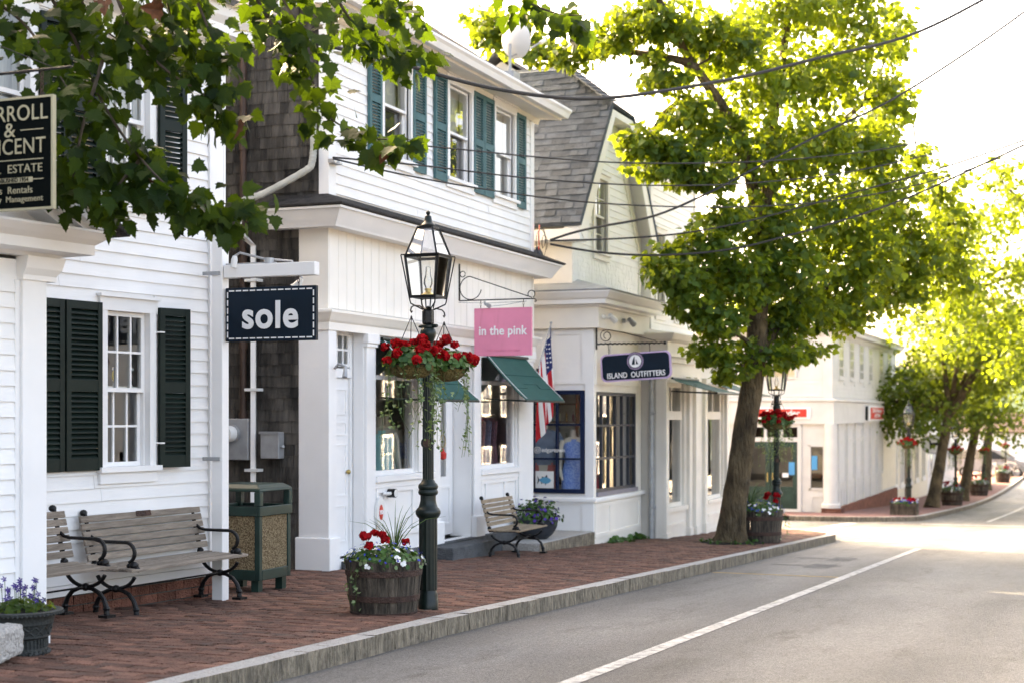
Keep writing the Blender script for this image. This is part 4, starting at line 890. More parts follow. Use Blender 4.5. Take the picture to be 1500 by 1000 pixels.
opposite(22.5, 5.5, 5.8, wwarm, 'tall off white house over the road, mirrored in the bay windows')
opposite(38, 14, 5.0, cream, 'long cream house over the road beyond the side street')
opposite(53, 16, 5.4, white, 'long white house over the road near the harbour')
opposite(70, 16, 4.8, cream, 'low cream house over the road nearest the harbour')
# ---------------------------------------------------------------- unseen houses added behind the row to keep sun off the road
def rear(nm, lab, x0, x1, y0, y1, hgt, m, rise=2.2):
    h = thing(nm, lab, 'house', (0, 0, 0)); MB().box(x0, x1, y0, y1, -1.5, hgt).build('wall', m, h); xm = (x0 + x1) / 2
    MB().prism([(x0, hgt), (x1, hgt), (xm, hgt+rise)], y0, y0+.1).prism([(x0, hgt), (x1, hgt), (xm, hgt+rise)], y1-.1, y1).build('gable', m, h)
    for s in (x0-.3, x1+.3): slab_poly(h, 'roof', [(s, y0-.3, hgt-.15), (s, y1+.3, hgt-.15), (xm, y1+.3, hgt+rise), (xm, y0-.3, hgt+rise)], .07, aspg)
    return h
rear('sun_block_house', 'unseen shingled house added to block sun through the alley behind the trash bin', 7.5, 13.7, 15, 22, 8.4, shing, 3)
rear('sun_block_house', 'unseen tall shingled house added to block sun behind the teal shuttered shop', 14, 21.5, 17, 25, 7.4, shing, 3)
rear('sun_block_house', 'unseen white house added to block sun far back behind the steep gabled shop', 22, 30, 14.5, 22, 6.2, white)
# ---------------------------------------------------------------- park benches
def bench(name, label, loc, rz, L, wd, nb=6, iron=black):
    t = thing(name, label, 'bench', loc, rz, 'iron park benches with wooden slats'); t.scale = (1, .9, .83)
    for k in range(nb):      # back slats
        f = (k + .5) / nb; y = .145 + .10 * f; z = .475 + .40 * f
        MB().box(-.03, L+.03, -.011, .011, -.028, .028).build('slat', wd, t, (0, y, z), (rad(-14), 0, 0), bevel=.004)
    for k in range(6):       # seat slats
        y = -.27 + k * .078; z = .43 - .012*math.sin(k/5*math.pi) + (-.01 if k == 0 else 0)
        MB().box(-.03, L+.03, -.032, .032, -.012, .012).build('slat', wd, t, (0, y, z), (rad(8 if k == 0 else 0), 0, 0), bevel=.004)
    for i, x in enumerate((.05, L-.05)):
        e = MB()
        arc = lambda c, r, a0, a1, n=10, sx=1., sz=1.: [(x, c[0] + r*sx*math.cos(rad(a0+(a1-a0)*q/n)), c[1] + r*sz*math.sin(rad(a0+(a1-a0)*q/n))) for q in range(n+1)]
        e.tube([(x, -.29, .415), (x, .16, .405)], .016, 8)                                       # seat rail
        e.tube([(x, .13, .40), (x, .16, .46), (x, .26, .885), (x, .27, .90)], [.018, .017, .016, .02], 8)   # back upright
        e.blob((x, .275, .895), .03, 8, 5); e.blob((x, .155, .45), .03, 8, 5)
        for q in (.55, .64, .78): e.blob((x, .135+.235*(q-.4), q), .02, 6, 4, (1, .8, 1.3))
        e.tube([(x, .205, .70)] + [(x, .16, .665), (x, .10, .652)] + [(x, -.14, .652)] + arc((-.16, .562), .09, 90, 245, 9), [.014, .014, .015, .016] + [.016]*10, 8)   # arm rest
        e.blob((x, -.245, .455), .036, 8, 5); e.blob((x, -.20, .45), .026, 8, 5); e.blob((x, -.275, .425), .024, 8, 5)
        e.tube(arc((-.06, .405), .2, 200, 340, 12, 1., .78), .016, 8)                             # U under the seat
        e.blob((x, -.06, .245), .034, 8, 5)
        fr = e.build('end_frame', iron, t, smooth=True)
        MB().tube([(x, -.05, .235)] + arc((-.14, .10), .125, 95, -8, 8, 1., 1.05)[::1] if False else [(x, -.05, .24), (x, -.12, .235), (x, -.19, .205), (x, -.24, .15), (x, -.262, .09), (x, -.27, .02)], [.018, .018, .018, .018, .02, .022], 8).blob((x, -.265, .075), .028, 8, 4).box(x-.045, x+.045, -.315, -.225, 0, .022).build('leg', iron, fr, smooth=True)
        MB().tube([(x, -.07, .24), (x, 0, .235), (x, .07, .205), (x, .12, .15), (x, .142, .09), (x, .15, .02)], [.018, .018, .018, .018, .02, .022], 8).blob((x, .145, .075), .028, 8, 4).box(x-.045, x+.045, .105, .195, 0, .022).build('leg', iron, fr, smooth=True)
    MB().tube([(.05, -.06, .245), (L-.05, -.06, .245)], .009, 6).build('stretcher', iron, t)
    return t
bn1 = bench('park_bench', 'long grey weathered bench with a small plaque in front of the shuttered window', (9.0, 6.72, G(9.6)), rad(-4), 1.34, bwood)
MB().box(.58, .75, -.003, 0, -.025, .025).build('plaque', rust, bn1, (0, .2225, .853), (rad(-14), 0, 0))
bench('park_bench', 'grey weathered bench half hidden behind the entry porch pilaster', (7.52, 6.76, G(8.1)), rad(-4), 1.19, bwood)
bench('park_bench', 'short pale wooden bench with black iron arms outside the blue window', (17.06, 6.93, G(17.6)-.005), rad(2), 1.05, bwood2)
# ---------------------------------------------------------------- trash bin
tr = thing('trash_bin', 'dark green trash bin with brown pebbled panels at the alley corner', 'trash bin', (11.12, 6.72, G(11.4)))
w_ = .53; pebble = mat('pebble_panel', (.20, .13, .06), .9, .5, 70, .9, 90, col2=(.55, .42, .25), lo=.4, hi=.6)
b = MB()
for (x, y) in ((0, 0), (w_-.05, 0), (0, w_-.05), (w_-.05, w_-.05)): b.box(x, x+.05, y, y+.05, .11, .80)
b.box(.05, w_-.05, 0, .05, .11, .2).box(.05, w_-.05, w_-.05, w_, .11, .2).box(0, .05, .05, w_-.05, .11, .2).box(w_-.05, w_, .05, w_-.05, .11, .2)
b.build('frame', bing, tr, bevel=.006)
for a in ((.05, w_-.05, .012, .03), (.05, w_-.05, w_-.03, w_-.012)): MB().box(*a, .2, .66).build('pebble_panel', pebble, tr)
for a in ((.012, .03, .05, w_-.05), (w_-.03, w_-.012, .05, w_-.05)): MB().box(*a, .2, .66).build('pebble_panel', pebble, tr)
for (x, y) in ((.03, .03), (w_-.1, .03), (.03, w_-.1), (w_-.1, w_-.1)): MB().box(x, x+.07, y, y+.07, 0, .11).build('foot', bing, tr)
hood = MB(); q0, q1 = -.012, w_+.012
hood.box(q0, q1, q0, q0+.03, .66, .745).box(q0, q1, q1-.03, q1, .66, .745).box(q0, q0+.03, q0+.03, q1-.03, .66, .745).box(q1-.03, q1, q0+.03, q1-.03, .66, .745)
for (x, y) in ((q0, q0), (q1-.06, q0), (q0, q1-.06), (q1-.06, q1-.06)): hood.box(x, x+.06, y, y+.06, .745, .87)
hood.frustum((q0+q1)/2, (q0+q1)/2, .87, (q1-q0)/2, .895, (q1-q0)/2-.005); hood.frustum((q0+q1)/2, (q0+q1)/2, .8951, (q1-q0)/2-.005, .93, (q1-q0)/2-.06)
hood.build('hood', bing, tr, bevel=.008)
MB().box(.06, w_-.06, .06, w_-.06, .3, .72).build('liner', black, tr)
# ---------------------------------------------------------------- flowers and foliage
LEAF5 = [(0,0,0),(.28,.12,.03),(.5,.45,.05),(.36,.86,0),(0,1,-.06),(-.36,.86,0),(-.5,.45,.05),(-.28,.12,.03),(0,.5,-.03)]
LEAF5F = [(8,0,1),(8,1,2),(8,2,3),(8,3,4),(8,4,5),(8,5,6),(8,6,7),(8,7,0)]
IVY = [(0,0,0),(.42,.2,.02),(.28,.55,.0),(0,1,-.05),(-.28,.55,0),(-.42,.2,.02)]; IVYF = [(0,1,2),(0,2,3),(0,3,4),(0,4,5)]
def leaves(name, par, pos, nrm, size, m, tv=LEAF5, tf=LEAF5F, kind=None):
    N = len(pos); pos = np.asarray(pos, float); nrm = np.asarray(nrm, float)
    o_ = inst(name, np_mesh(name, tv, tf, pos, rot_mats(nrm, NR.random(N)*6.283), size*(.7+.6*NR.random(N)), m, NR.random(N)), par)
    if kind: o_['kind'] = kind
    return o_
def flower_head(name, m, n=26, r=.032):
    d = NR.normal(size=(n, 3)); d /= np.linalg.norm(d, axis=1, keepdims=True); d[:, 2] = np.abs(d[:, 2])*.9 - .25
    return np_mesh(name, [(0,-.1,0),(.5,.3,.1),(.35,.9,-.05),(-.35,.9,-.05),(-.5,.3,.1)], [(0,1,2),(0,2,3),(0,3,4)], d*r*.75, rot_mats(d + NR.normal(size=(n,3))*.35, NR.random(n)*6.28), np.full(n, r*.8), m, NR.random(n))
GER = [flower_head('geranium', redpet, 44, .036) for _ in range(4)]
def mound(n, rx, ry, rz_, up=.3):
    d = NR.normal(size=(n, 3)); d /= np.linalg.norm(d, axis=1, keepdims=True); d[:, 2] = np.abs(d[:, 2])
    k = (.55 + .45*NR.random(n))[:, None]; p = d*k*np.array([rx, ry, rz_]); return p, d + np.array([0, 0, up]) + NR.normal(size=(n, 3))*.35
def trailing(par, n, r, z, l0, l1, name='trailing_vine', lean=.05):
    """thin stems with small ivy leaves hanging from a rim"""
    stem = MB(); pos = []; nrm = []
    for k in range(n):
        a = NR.random()*6.283; L = l0 + (l1-l0)*NR.random(); x, y = r*math.cos(a), r*math.sin(a); pts = []; dx, dy = NR.normal()*lean, NR.normal()*lean
        for q in range(9):
            f = q/8; pts.append((x*(1+.12*math.sin(f*3)) + dx*f*f + .012*math.sin(f*9+k), y*(1+.12*math.sin(f*3)) + dy*f*f + .012*math.cos(f*8+k), z - L*f))
        stem.tube(pts, .0018, 4, cap=False)
        for q in range(int(L*26)):
            f = NR.random(); j = min(int(f*8), 7); p = Vector(pts[j]).lerp(Vector(pts[j+1]), f*8-j); pos.append(p + Vector(NR.normal(size=3)*.012)); nrm.append((math.cos(a)*.6 + NR.normal()*.5, math.sin(a)*.6 + NR.normal()*.5, .5 + NR.random()*.5))
    o_ = stem.build(name, grassm, par, fix=False); lv = leaves('vine_leaves', o_, pos, nrm, .030, leafI, IVY, IVYF); lv['kind'] = 'stuff'
    return o_
def hanging_basket(label, loc, hz, nf=17, vines=14):
    """moss lined basket; hz = height of its hook above the rim"""
    t = thing('hanging_basket', label, 'flower basket', loc, 0, 'red geranium baskets hung on lamp posts')
    MB().lathe([(.03, -.105), (.10, -.095), (.155, -.055), (.178, 0), (.165, .006), (.02, .006)], 18, flute=lambda j, z: 1 + RN.uniform(-.035, .035)).build('moss_bowl', moss, t, smooth=True)
    b = MB(); b.tube([(.18*math.cos(a), .18*math.sin(a), 0) for a in [k*math.pi/12 for k in range(24)]], .004, 5, closed=True); b.build('rim', black, t)
    b = MB()
    for k in range(3):
        a = k*2.094 + .5; b.tube([(.178*math.cos(a), .178*math.sin(a), 0), (0, 0, hz-.04)], .0035, 5)
    b.tube([(.012*math.sin(q*.7), 0, hz-.05 + .016*math.cos(q*.7)) for q in range(10)], .003, 5); b.build('hanger', black, t)
    p, nr = mound(380, .235, .235, .15); p[:, 2] += .0; leaves('foliage', t, p, nr, .046, leafG)
    p, nr = mound(90, .23, .23, .07); p[:, 2] = -p[:, 2]*.9 + .03; leaves('variegated_leaves', t, p, nr, .034, leafI)
    for k in range(nf):
        a = k*2.4 + RN.uniform(-.3, .3); rr = .25*math.sqrt((k+.6)/nf); p = (rr*math.cos(a), rr*math.sin(a), .19 - rr*.6 + RN.uniform(-.03, .06))
        inst('flower', GER[k % 4], t, p, (RN.uniform(-.4, .4), RN.uniform(-.4, .4), RN.uniform(0, 6)), (.85 + RN.random()*.45,)*3)
    trailing(t, vines, .17, -.03, .2, .68)
    return t
# ---------------------------------------------------------------- street lamps
def lamp(label, loc):
    t = thing('street_lamp', label, 'street lamp', loc, 0, 'old fashioned green street lamps')
    fl = lambda j, z: (.93 if j % 2 else 1.04) if z > .01 else 1
    MB().lathe([(.086, 0), (.086, .07), (.082, .075), (.082, .11), (.072, .135), (.066, .15), (.066, .155)], 28, (0, 0, 0), .91, .91).build('foot', gblack, t, smooth=True)
    MB().lathe([(.078, .15), (.078, .70)], 28, (0, 0, 0), .91, .91, flute=lambda j, z: 1.0 if j % 2 else .95).build('base_column', gblack, t)
    MB().lathe([(.08, .70), (.096, .715), (.106, .735), (.106, .755), (.094, .775), (.082, .785), (.072, .81), (.066, .84), (.066, .875), (.08, .885), (.085, .90), (.08, .915), (.075, .922), (.083, .932), (.085, .945), (.078, .962), (.062, .975), (.054, .99), (.046, 1.0)], 28, (0, 0, 0), .91, .91).build('moulded_ring', gblack, t, smooth=True)
    MB().lathe([(.046, .99), (.046, 1.35), (.044, 1.8), (.041, 2.06)], 28, (0, 0, 0), .91, .91, flute=lambda j, z: 1.02 if j % 2 else .92).build('shaft', gblack, t)
    MB().tube([(-.05, -.018, 1.28), (-.075, -.028, 1.28)], .05, 16).tube([(-.075, -.028, 1.28), (-.085, -.031, 1.28)], .042, 16).build('medallion', gblack, t, smooth=True); MB().tube([(-.084, -.0308, 1.28), (-.087, -.032, 1.28)], .034, 14).build('medallion_face', rust, t)
    MB().lathe([(.040, 2.05), (.048, 2.07), (.060, 2.10), (.063, 2.125), (.055, 2.15), (.045, 2.16), (.05, 2.165), (.05, 2.18), (.042, 2.185)], 20).build('collar', gblack, t, smooth=True)
    MB().tube([(.02, .085, 2.175), (.01, .05, 2.175), (-.01, -.05, 2.175), (-.02, -.085, 2.175)], [.010, .016, .016, .012], 8).build('cross_bar', gblack, t, smooth=True)
    MB().lathe([(.036, 2.185), (.046, 2.20), (.046, 2.29), (.038, 2.30), (.004, 2.33)], 6).build('socket', black, t)
    b = MB()
    for s in (-1, 1): b.tube([(s*.03, 0, 2.29), (s*.15, 0, 2.32), (s*.26, 0, 2.315), (s*.30, 0, 2.30), (s*.315, 0, 2.275), (s*.30, 0, 2.262), (s*.285, 0, 2.272)], .006, 6)
    b.build('basket_arm', black, t)
    b = MB()
    for sx in (-1, 1):
        for sy in (-1, 1): b.tube([(sx*.157, sy*.157, 2.712), (sx*.104, sy*.104, 2.36), (sx*.10, sy*.10, 2.345), (sx*.03, sy*.03, 2.30)], .0055, 5); b.tube([(sx*.03, sy*.03, 2.31), (sx*.045, sy*.045, 2.41)], .005, 5)
    b.build('bracket', black, t)
    lt = MB(); e = .008
    for sx in (-1, 1):
        for sy in (-1, 1):
            lt.bar((sx*.099, sy*.099, 2.385), (sx*.132, sy*.132, 2.70), .016, .016); lt.bar((sx*.132, sy*.132, 2.71), (sx*.062, sy*.062, 2.935), .012, .012)
    for h_, z, q in ((.099, 2.40, .016), (.134, 2.705, .018), (.062, 2.93, .016)):
        for s in (-1, 1): lt.box(-h_, h_, s*h_-.008, s*h_+.008, z-q/2, z+q/2); lt.box(s*h_-.008, s*h_+.008, -h_, h_, z-q/2, z+q/2)
    for s in (-1, 1): lt.box(-.16, .16, s*.15-.004, s*.15+.004, 2.712, 2.72); lt.box(s*.15-.004, s*.15+.004, -.16, .16, 2.712, 2.72)
    lo = lt.build('lantern', black, t)
    for (h0, z0, h1, z1) in ((.098, 2.40, .130, 2.70), (.130, 2.715, .060, 2.925)):
        for k in range(4):
            c_, s_ = (1, 0, -1, 0)[k], (0, 1, 0, -1)[k]; r_ = lambda x, y: (x*c_ - y*s_, x*s_ + y*c_)
            MB().quad((*r_(-h0, -h0), z0), (*r_(h0, -h0), z0), (*r_(h1, -h1), z1), (*r_(-h1, -h1), z1)).build('pane', lampg, lo)
    MB().box(-.099, .099, -.099, .099, 2.388, 2.398).build('lantern_floor', black, lo)
    MB().lathe([(.05, 2.93), (.05, 2.945), (.058, 2.95), (.045, 2.965), (.034, 2.975), (.028, 3.0), (.024, 3.02), (.010, 3.03), (.016, 3.04), (.017, 3.05), (.010, 3.06), (.002, 3.065)], 18).build('finial', gblack, lo, smooth=True)
    MB().lathe([(.055, 2.398), (.05, 2.42), (.022, 2.435), (.022, 2.45), (.028, 2.452), (.028, 2.462), (.018, 2.465)], 14).build('burner', brass, lo, smooth=True)
    MB().lathe([(.020, 2.465), (.036, 2.50), (.034, 2.53), (.022, 2.57), (.018, 2.63)], 14).build('chimney', lampg, lo, smooth=True)
    return t
lamp1 = lamp('green street lamp with two geranium baskets beside the half barrel planter', (10.52, 4.86, G(10.52)))
bk1 = hanging_basket('large red geranium basket on the left arm of the nearest lamp', (10.22, 4.86, 1.875), .40, 24, 20)
bk2 = hanging_basket('red geranium basket on the right arm of the nearest lamp, behind its post', (10.82, 4.86, 1.865), .40, 20, 22)
LP = [(23.85, 4.9, 'green street lamp standing just behind the plane tree trunk at the corner'), (41.5, 4.95, 'green street lamp at the far corner by the wooden planter box'), (55, 4.95, 'green street lamp between the two leaning far trees'), (69, 5.0, 'green street lamp beyond the two leaning far trees'), (84, 5.0, 'farthest street lamp near the bicycles')]
BL = ['red geranium basket on the lamp behind the plane tree trunk', 'round red geranium basket on the lamp by the dog sign', 'red geranium basket between the two leaning far trees', 'dark red geranium basket right of the second leaning tree', 'small green flower basket on the farthest lamp']
for i, (x, y, lab) in enumerate(LP):
    place(dup(lamp1), (x, y, G(x)), 0, lab)
    place(dup(bk1), (x-.3, y, G(x)+1.87), i*1.3, BL[i])
    if i in (0, 2): place(dup(bk2), (x+.3, y, G(x)+1.87), 2+i, ['second red geranium basket hung behind the lamp by the plane tree trunk', '', 'second red geranium basket behind the lamp between the leaning trees'][i])
# ---------------------------------------------------------------- half barrel planters
def barrel(label, loc):
    t = thing('barrel_planter', label, 'planter', loc, 0, 'half barrel planters with flowers')
    n = 22; R0, R1, H_ = .245, .29, .40
    rr = lambda z: R0 + (R1 - R0) * (z / H_)**.8
    for k in range(n):
        a0, a1 = 6.2832*(k+.02)/n, 6.2832*(k+.98)/n; am = (a0+a1)/2; d = RN.uniform(-.003, .003)
        b = MB(); zs_ = [0, .12, .26, H_ + RN.uniform(-.006, .004)]
        for z in zs_:
            for a in (a0, am, a1): b.v.append(((rr(min(z, H_))+d)*math.cos(a), (rr(min(z, H_))+d)*math.sin(a), z))
            b.v.append(((rr(min(z, H_))-.025)*math.cos(am), (rr(min(z, H_))-.025)*math.sin(am), z))
        for q in range(3):
            for (i, j) in ((0, 1), (1, 2), (2, 3), (3, 0)): b.face(q*4+i, q*4+j, q*4+4+j, q*4+4+i)
        b.face(12, 13, 14, 15); b.build('stave', stavem, t)
    for (z0, z1) in ((.10, .145), (.285, .33), (.0, .018)):
        MB().lathe([(rr(z0)+.004, z0), (rr(z0)+.008, z0+.002), (rr(z1)+.008, z1-.002), (rr(z1)+.004, z1)], 36).build('hoop', rust, t, smooth=True)
    MB().lathe([(.25, .34), (.27, .375), (.1, .385), (.01, .385)], 24).build('soil', soil, t)
    p, nr = mound(620, .31, .31, .14); p[:, 2] += .37; leaves('foliage', t, p, nr, .034, leafG)
    p, nr = mound(120, .33, .33, .08); p[:, 2] += .37; leaves('pale_foliage', t, p, nr, .03, leafI)
    for k in range(7):
        a = 3.4 + RN.uniform(-.9, .9) if k < 5 else RN.uniform(0, 6.28); r_ = .1 + .13*RN.random(); inst('flower', GER[k % 4], t, (r_*math.cos(a), r_*math.sin(a) + .04, .54 + RN.uniform(-.03, .06)), (0, 0, k), (.95,)*3)
    st = MB()
    for k in range(26):
        a = RN.uniform(0, 6.28); L = RN.uniform(.28, .5); o_ = RN.uniform(.1, .9); c_ = Vector((.10, -.04, .40))
        pts = [c_ + Vector((math.cos(a)*o_*L*f*(.3+.7*f), math.sin(a)*o_*L*f*(.3+.7*f), L*f*(1-.42*o_*f*f))) for f in (0, .25, .5, .75, 1)]
        st.tube(pts, [.004, .004, .0035, .0025, .0006], 3, cap=False)
    st.build('spike_grass', grassm, t, fix=False)
    fw = [(0,0,0),(.5,.2,.05),(.3,.8,0),(-.3,.8,0),(-.5,.2,.05)]; ff = [(0,1,2),(0,2,3),(0,3,4)]
    for nm, n_, m, sz, zz in (('white_flowers', 22, whpet, .030, .40), ('blue_flowers', 80, blpet, .011, .43)):
        d = NR.normal(size=(n_, 3)); d /= np.linalg.norm(d, axis=1, keepdims=True); d[:, 2] = np.abs(d[:, 2])
        pp = d*np.array([.31, .31, .13]) + np.array([0, 0, zz-.03]); nrr = np.repeat(d + np.array([0, 0, .2]), 4, 0) + NR.normal(size=(n_*4, 3))*.25
        o_ = inst(nm, np_mesh(nm, fw, ff, np.repeat(pp, 4, 0), rot_mats(nrr, NR.random(n_*4)*6.28), np.full(n_*4, sz), m), t); o_['kind'] = 'stuff'
    v = trailing(t, 5, .30, .36, .1, .32)
    return t
br1 = barrel('weathered half barrel planter with red, white and blue flowers beside the nearest lamp', (10.12, 5.04, G(10.1)))
for (x, y, lab, k) in ((22.95, 4.98, 'dark half barrel planter of red flowers beside the plane tree trunk', 1.25), (54.2, 5.0, 'half barrel planter between the two leaning far trees', 1.35), (67.5, 5.1, 'half barrel planter right of the second leaning far tree', 1.4), (83.2, 5.1, 'half barrel planter farthest down the kerb near the bicycles', 1.4)):
    place(dup(br1), (x, y, G(x)), RN.uniform(0, 6), lab, k)
# wooden planter box on the far corner
PBX = 0
pb = thing('planter_box', 'rectangular wooden planter box with mixed flowers on the far corner', 'planter', (40.7, 4.85, G(40.7)))
for k in range(4): MB().box(-.35, .35, -.62, -.58, k*.14, k*.14+.13).build('plank', stavem, pb, (0, .3, 0)); MB().box(-.39, -.35, -.62, .62, k*.14, k*.14+.13).build('plank', stavem, pb, (0, .3, 0)); MB().box(-.35, .35, .58, .62, k*.14, k*.14+.13).build('plank', stavem, pb, (0, .3, 0)); MB().box(.35, .39, -.62, .62, k*.14, k*.14+.13).build('plank', stavem, pb, (0, .3, 0))
MB().box(-.35, .35, -.28, .88, .4, .5).build('soil', soil, pb)
p, nr = mound(260, .45, .7, .26); p += np.array([0, .3, .5]); leaves('foliage', pb, p, nr, .08, leafG)
for k in range(16): inst('flower', GER[k % 4], pb, (RN.uniform(-.35, .3), RN.uniform(-.2, .8), .74 + RN.uniform(-.06, .06)), (0, 0, k), (2.0,)*3)
for nm, m in (('white_flowers', whpet), ('blue_flowers', blpet)):
    d = np.stack([NR.uniform(-.45, .45, 60), NR.uniform(-.3, .9, 60), NR.uniform(.58, .76, 60)], 1); o = inst(nm, np_mesh(nm, [(0,0,0),(.5,.2,.05),(.3,.8,0),(-.3,.8,0),(-.5,.2,.05)], [(0,1,2),(0,2,3),(0,3,4)], d, rot_mats(NR.normal(size=(60, 3)) + np.array([-.6, -.3, 1]), NR.random(60)*6), np.full(60, .08), m), pb); o['kind'] = 'stuff'
pb.scale = (.56,)*3; pb.location.y = 4.8
# ---------------------------------------------------------------- classical pot and granite block in the near corner
pt = thing('flower_pot', 'dark classical pot with rope foot and purple pansies by the porch', 'flower pot', (6.93, 5.76, G(6.93)))
lead2 = mat('dark_terracotta', (.032, .036, .034), .7, .25, 9, .1, 50)
MB().lathe([(.145, 0), (.15, .03), (.145, .045), (.14, .11), (.165, .125), (.165, .135), (.16, .14), (.175, .21), (.185, .22), (.185, .235), (.19, .26), (.205, .285), (.235, .295), (.238, .31), (.22, .318), (.2, .31), (.17, .29)], 32).build('bowl', lead2, pt, smooth=True)
b = MB()
for k in range(40):
    a = k*6.2832/40; b.tube([(.150*math.cos(a), .150*math.sin(a), .05), (.149*math.cos(a), .149*math.sin(a), .11)], .0065, 5)
b.build('fluting', lead2, pt)
b = MB()
for k in range(16):
    a = k*6.2832/16; e = a + .3927
    for (q0, q1) in ((a, e), (e, a)): b.tube([((.163+.0125*f)*math.cos(q0+(q1-q0)*f), (.163+.0125*f)*math.sin(q0+(q1-q0)*f), .14+.066*f) for f in (0, .5, 1)], .006, 4)
b.build('lattice_relief', lead2, pt)
b = MB(); b.tube([((.152 + .006*math.cos(k*1.3))*math.cos(k*6.2832/160), (.152 + .006*math.cos(k*1.3))*math.sin(k*6.2832/160), .014 + .007*math.sin(k*1.3)) for k in range(160)], .014, 5, closed=True); b.build('rope_foot', lead2, pt)
b = MB()
for k in range(60): a = k*6.2832/60; b.blob((.236*math.cos(a), .236*math.sin(a), .292), .008, 5, 3)
b.build('beading', lead2, pt)
MB().lathe([(.2, .28), (.19, .30), (.05, .31), (.01, .31)], 18).build('soil', soil, pt)
p, nr = mound(260, .2, .2, .10); p[:, 2] += .30; leaves('foliage', pt, p, nr, .032, leafF)
st = MB()
for k in range(26):
    a, r_ = RN.uniform(0, 6.28), RN.uniform(.02, .2); x, y = r_*math.cos(a), r_*math.sin(a); h_ = RN.uniform(.08, .24)
    st.tube([(x, y, .31), (x*1.1, y*1.1, .31+h_)], .002, 4)
    fb = MB()
    for j in range(5):
        q = j*1.256; c_ = Vector((x*1.1, y*1.1, .31+h_)); fb.quad(c_, c_ + Vector((-.004, .012*math.cos(q)-.006*math.sin(q), .012*math.sin(q)+.006*math.cos(q))), c_ + Vector((-.008, .026*math.cos(q), .026*math.sin(q))), c_ + Vector((-.004, .012*math.cos(q)+.006*math.sin(q), .012*math.sin(q)-.006*math.cos(q))))
    fb.build('pansy', pupet, pt, fix=False)
st.build('stems', grassm, pt, fix=False)
pt.scale = (1, 1, .8)
gb = MB(); nx = 8; gr_ = []
gblk = thing('granite_block', 'rough hewn granite block cut off by the left edge of the picture', 'stone block', (6.12, 5.33, G(6.3)))
b = MB().box(0, .62, 0, .26, .02, .19); o = b.build('block', granite, gblk, rot=(0, 0, rad(20)), bevel=.02)
s_ = o.modifiers.new('sub', 'SUBSURF'); s_.subdivision_type = 'SIMPLE'; s_.levels = s_.render_levels = 5
tx = bpy.data.textures.new('stone_noise', 'CLOUDS'); tx.noise_scale = .05; d_ = o.modifiers.new('d', 'DISPLACE'); d_.texture = tx; d_.strength = .02
# flower bowl on the landing
fbw = thing('flower_bowl', 'dark round bowl with purple flowers on the stone landing by the bench', 'flower pot', (19.2, 7.22, -.19))
MB().lathe([(.12, 0), (.2, .06), (.26, .16), (.28, .27), (.27, .28), (.2, .26)], 28).build('bowl', mat('slate_bowl', (.03, .036, .045), .5, .15), fbw, smooth=True)
p, nr = mound(420, .40, .34, .32); p[:, 2] += .24; leaves('foliage', fbw, p, nr, .05, leafG)
p, nr = mound(80, .42, .36, .36); p[:, 2] += .25; o = leaves('purple_flowers', fbw, p, nr, .045, pupet); o['kind'] = 'stuff'
# weeds at the foot of the bay
wd = tag(inst('weed_patch', bpy.data.meshes.new('tmp')), 'low green weeds growing along the foot of the bay window', 'weeds')
nw = 90; p = np.stack([NR.uniform(21.3, 23.1, nw), 6.9 - np.abs(NR.normal(size=nw))*.05, np.array([G(22)]*nw) + NR.random(nw)*.06 - .01], 1)
wd.data = np_mesh('weeds', LEAF5, LEAF5F, p, rot_mats(NR.normal(size=(nw, 3))*.5 + np.array([0, -.3, 1]), NR.random(nw)*6), np.full(nw, .09), leafG, NR.random(nw))
# bicycles at the end of the street
def bicycle(label, loc, rz, m):
    t = thing('bicycle', label, 'bicycle', loc, rz, 'bicycles parked at the bottom of the street')
    for x in (0, 1.02):
        wl = MB(); wl.tube([(x + .33*math.cos(a), 0, .34 + .33*math.sin(a)) for a in [k*6.2832/24 for k in range(24)]], .016, 6, closed=True); w0 = wl.build('wheel', black, t)
        sp_ = MB()
        for k in range(12): sp_.tube([(x, 0, .34), (x + .32*math.cos(k*.5236), 0, .34 + .32*math.sin(k*.5236))], .003, 3)
        sp_.build('spokes', metalg, w0)
    f = MB()
    for a, e in (((0,0,.34),(.30,0,.80)), ((.30,0,.80),(.42,0,.32)), ((.42,0,.32),(0,0,.34)), ((.30,0,.78),(.86,0,.82)), ((.42,0,.32),(.88,0,.76)), ((.84,0,.95),(1.02,0,.34)), ((.30,0,.8),(.28,0,.92))): f.tube([a, e], .018, 6)
    f.build('frame', m, t); MB().tube([(.80, -.27, .98), (.84, -.1, .99), (.84, .1, .99), (.80, .27, .98)], .013, 6).build('handlebar', black, t); MB().hexa([(.14,-.07,.92),(.42,-.02,.92),(.42,.02,.92),(.14,.07,.92),(.14,-.07,.96),(.42,-.02,.96),(.42,.02,.96),(.14,.07,.96)]).build('saddle', black, t)
for i, (x, y, a, c_, lab) in enumerate(((89, 5.6, 60, (.6, .6, .6), 'white bicycle leaning nearest the far lamp'), (90.2, 5.2, 75, (.25, .3, .4), 'blue bicycle in the middle of the far bicycles'), (91.3, 4.7, 50, (.45, .42, .4), 'pale grey bicycle nearest the silver van'))): bicycle(lab, (x, y, G(90)), rad(a), mat('bike_%d' % i, c_, .4, .05))
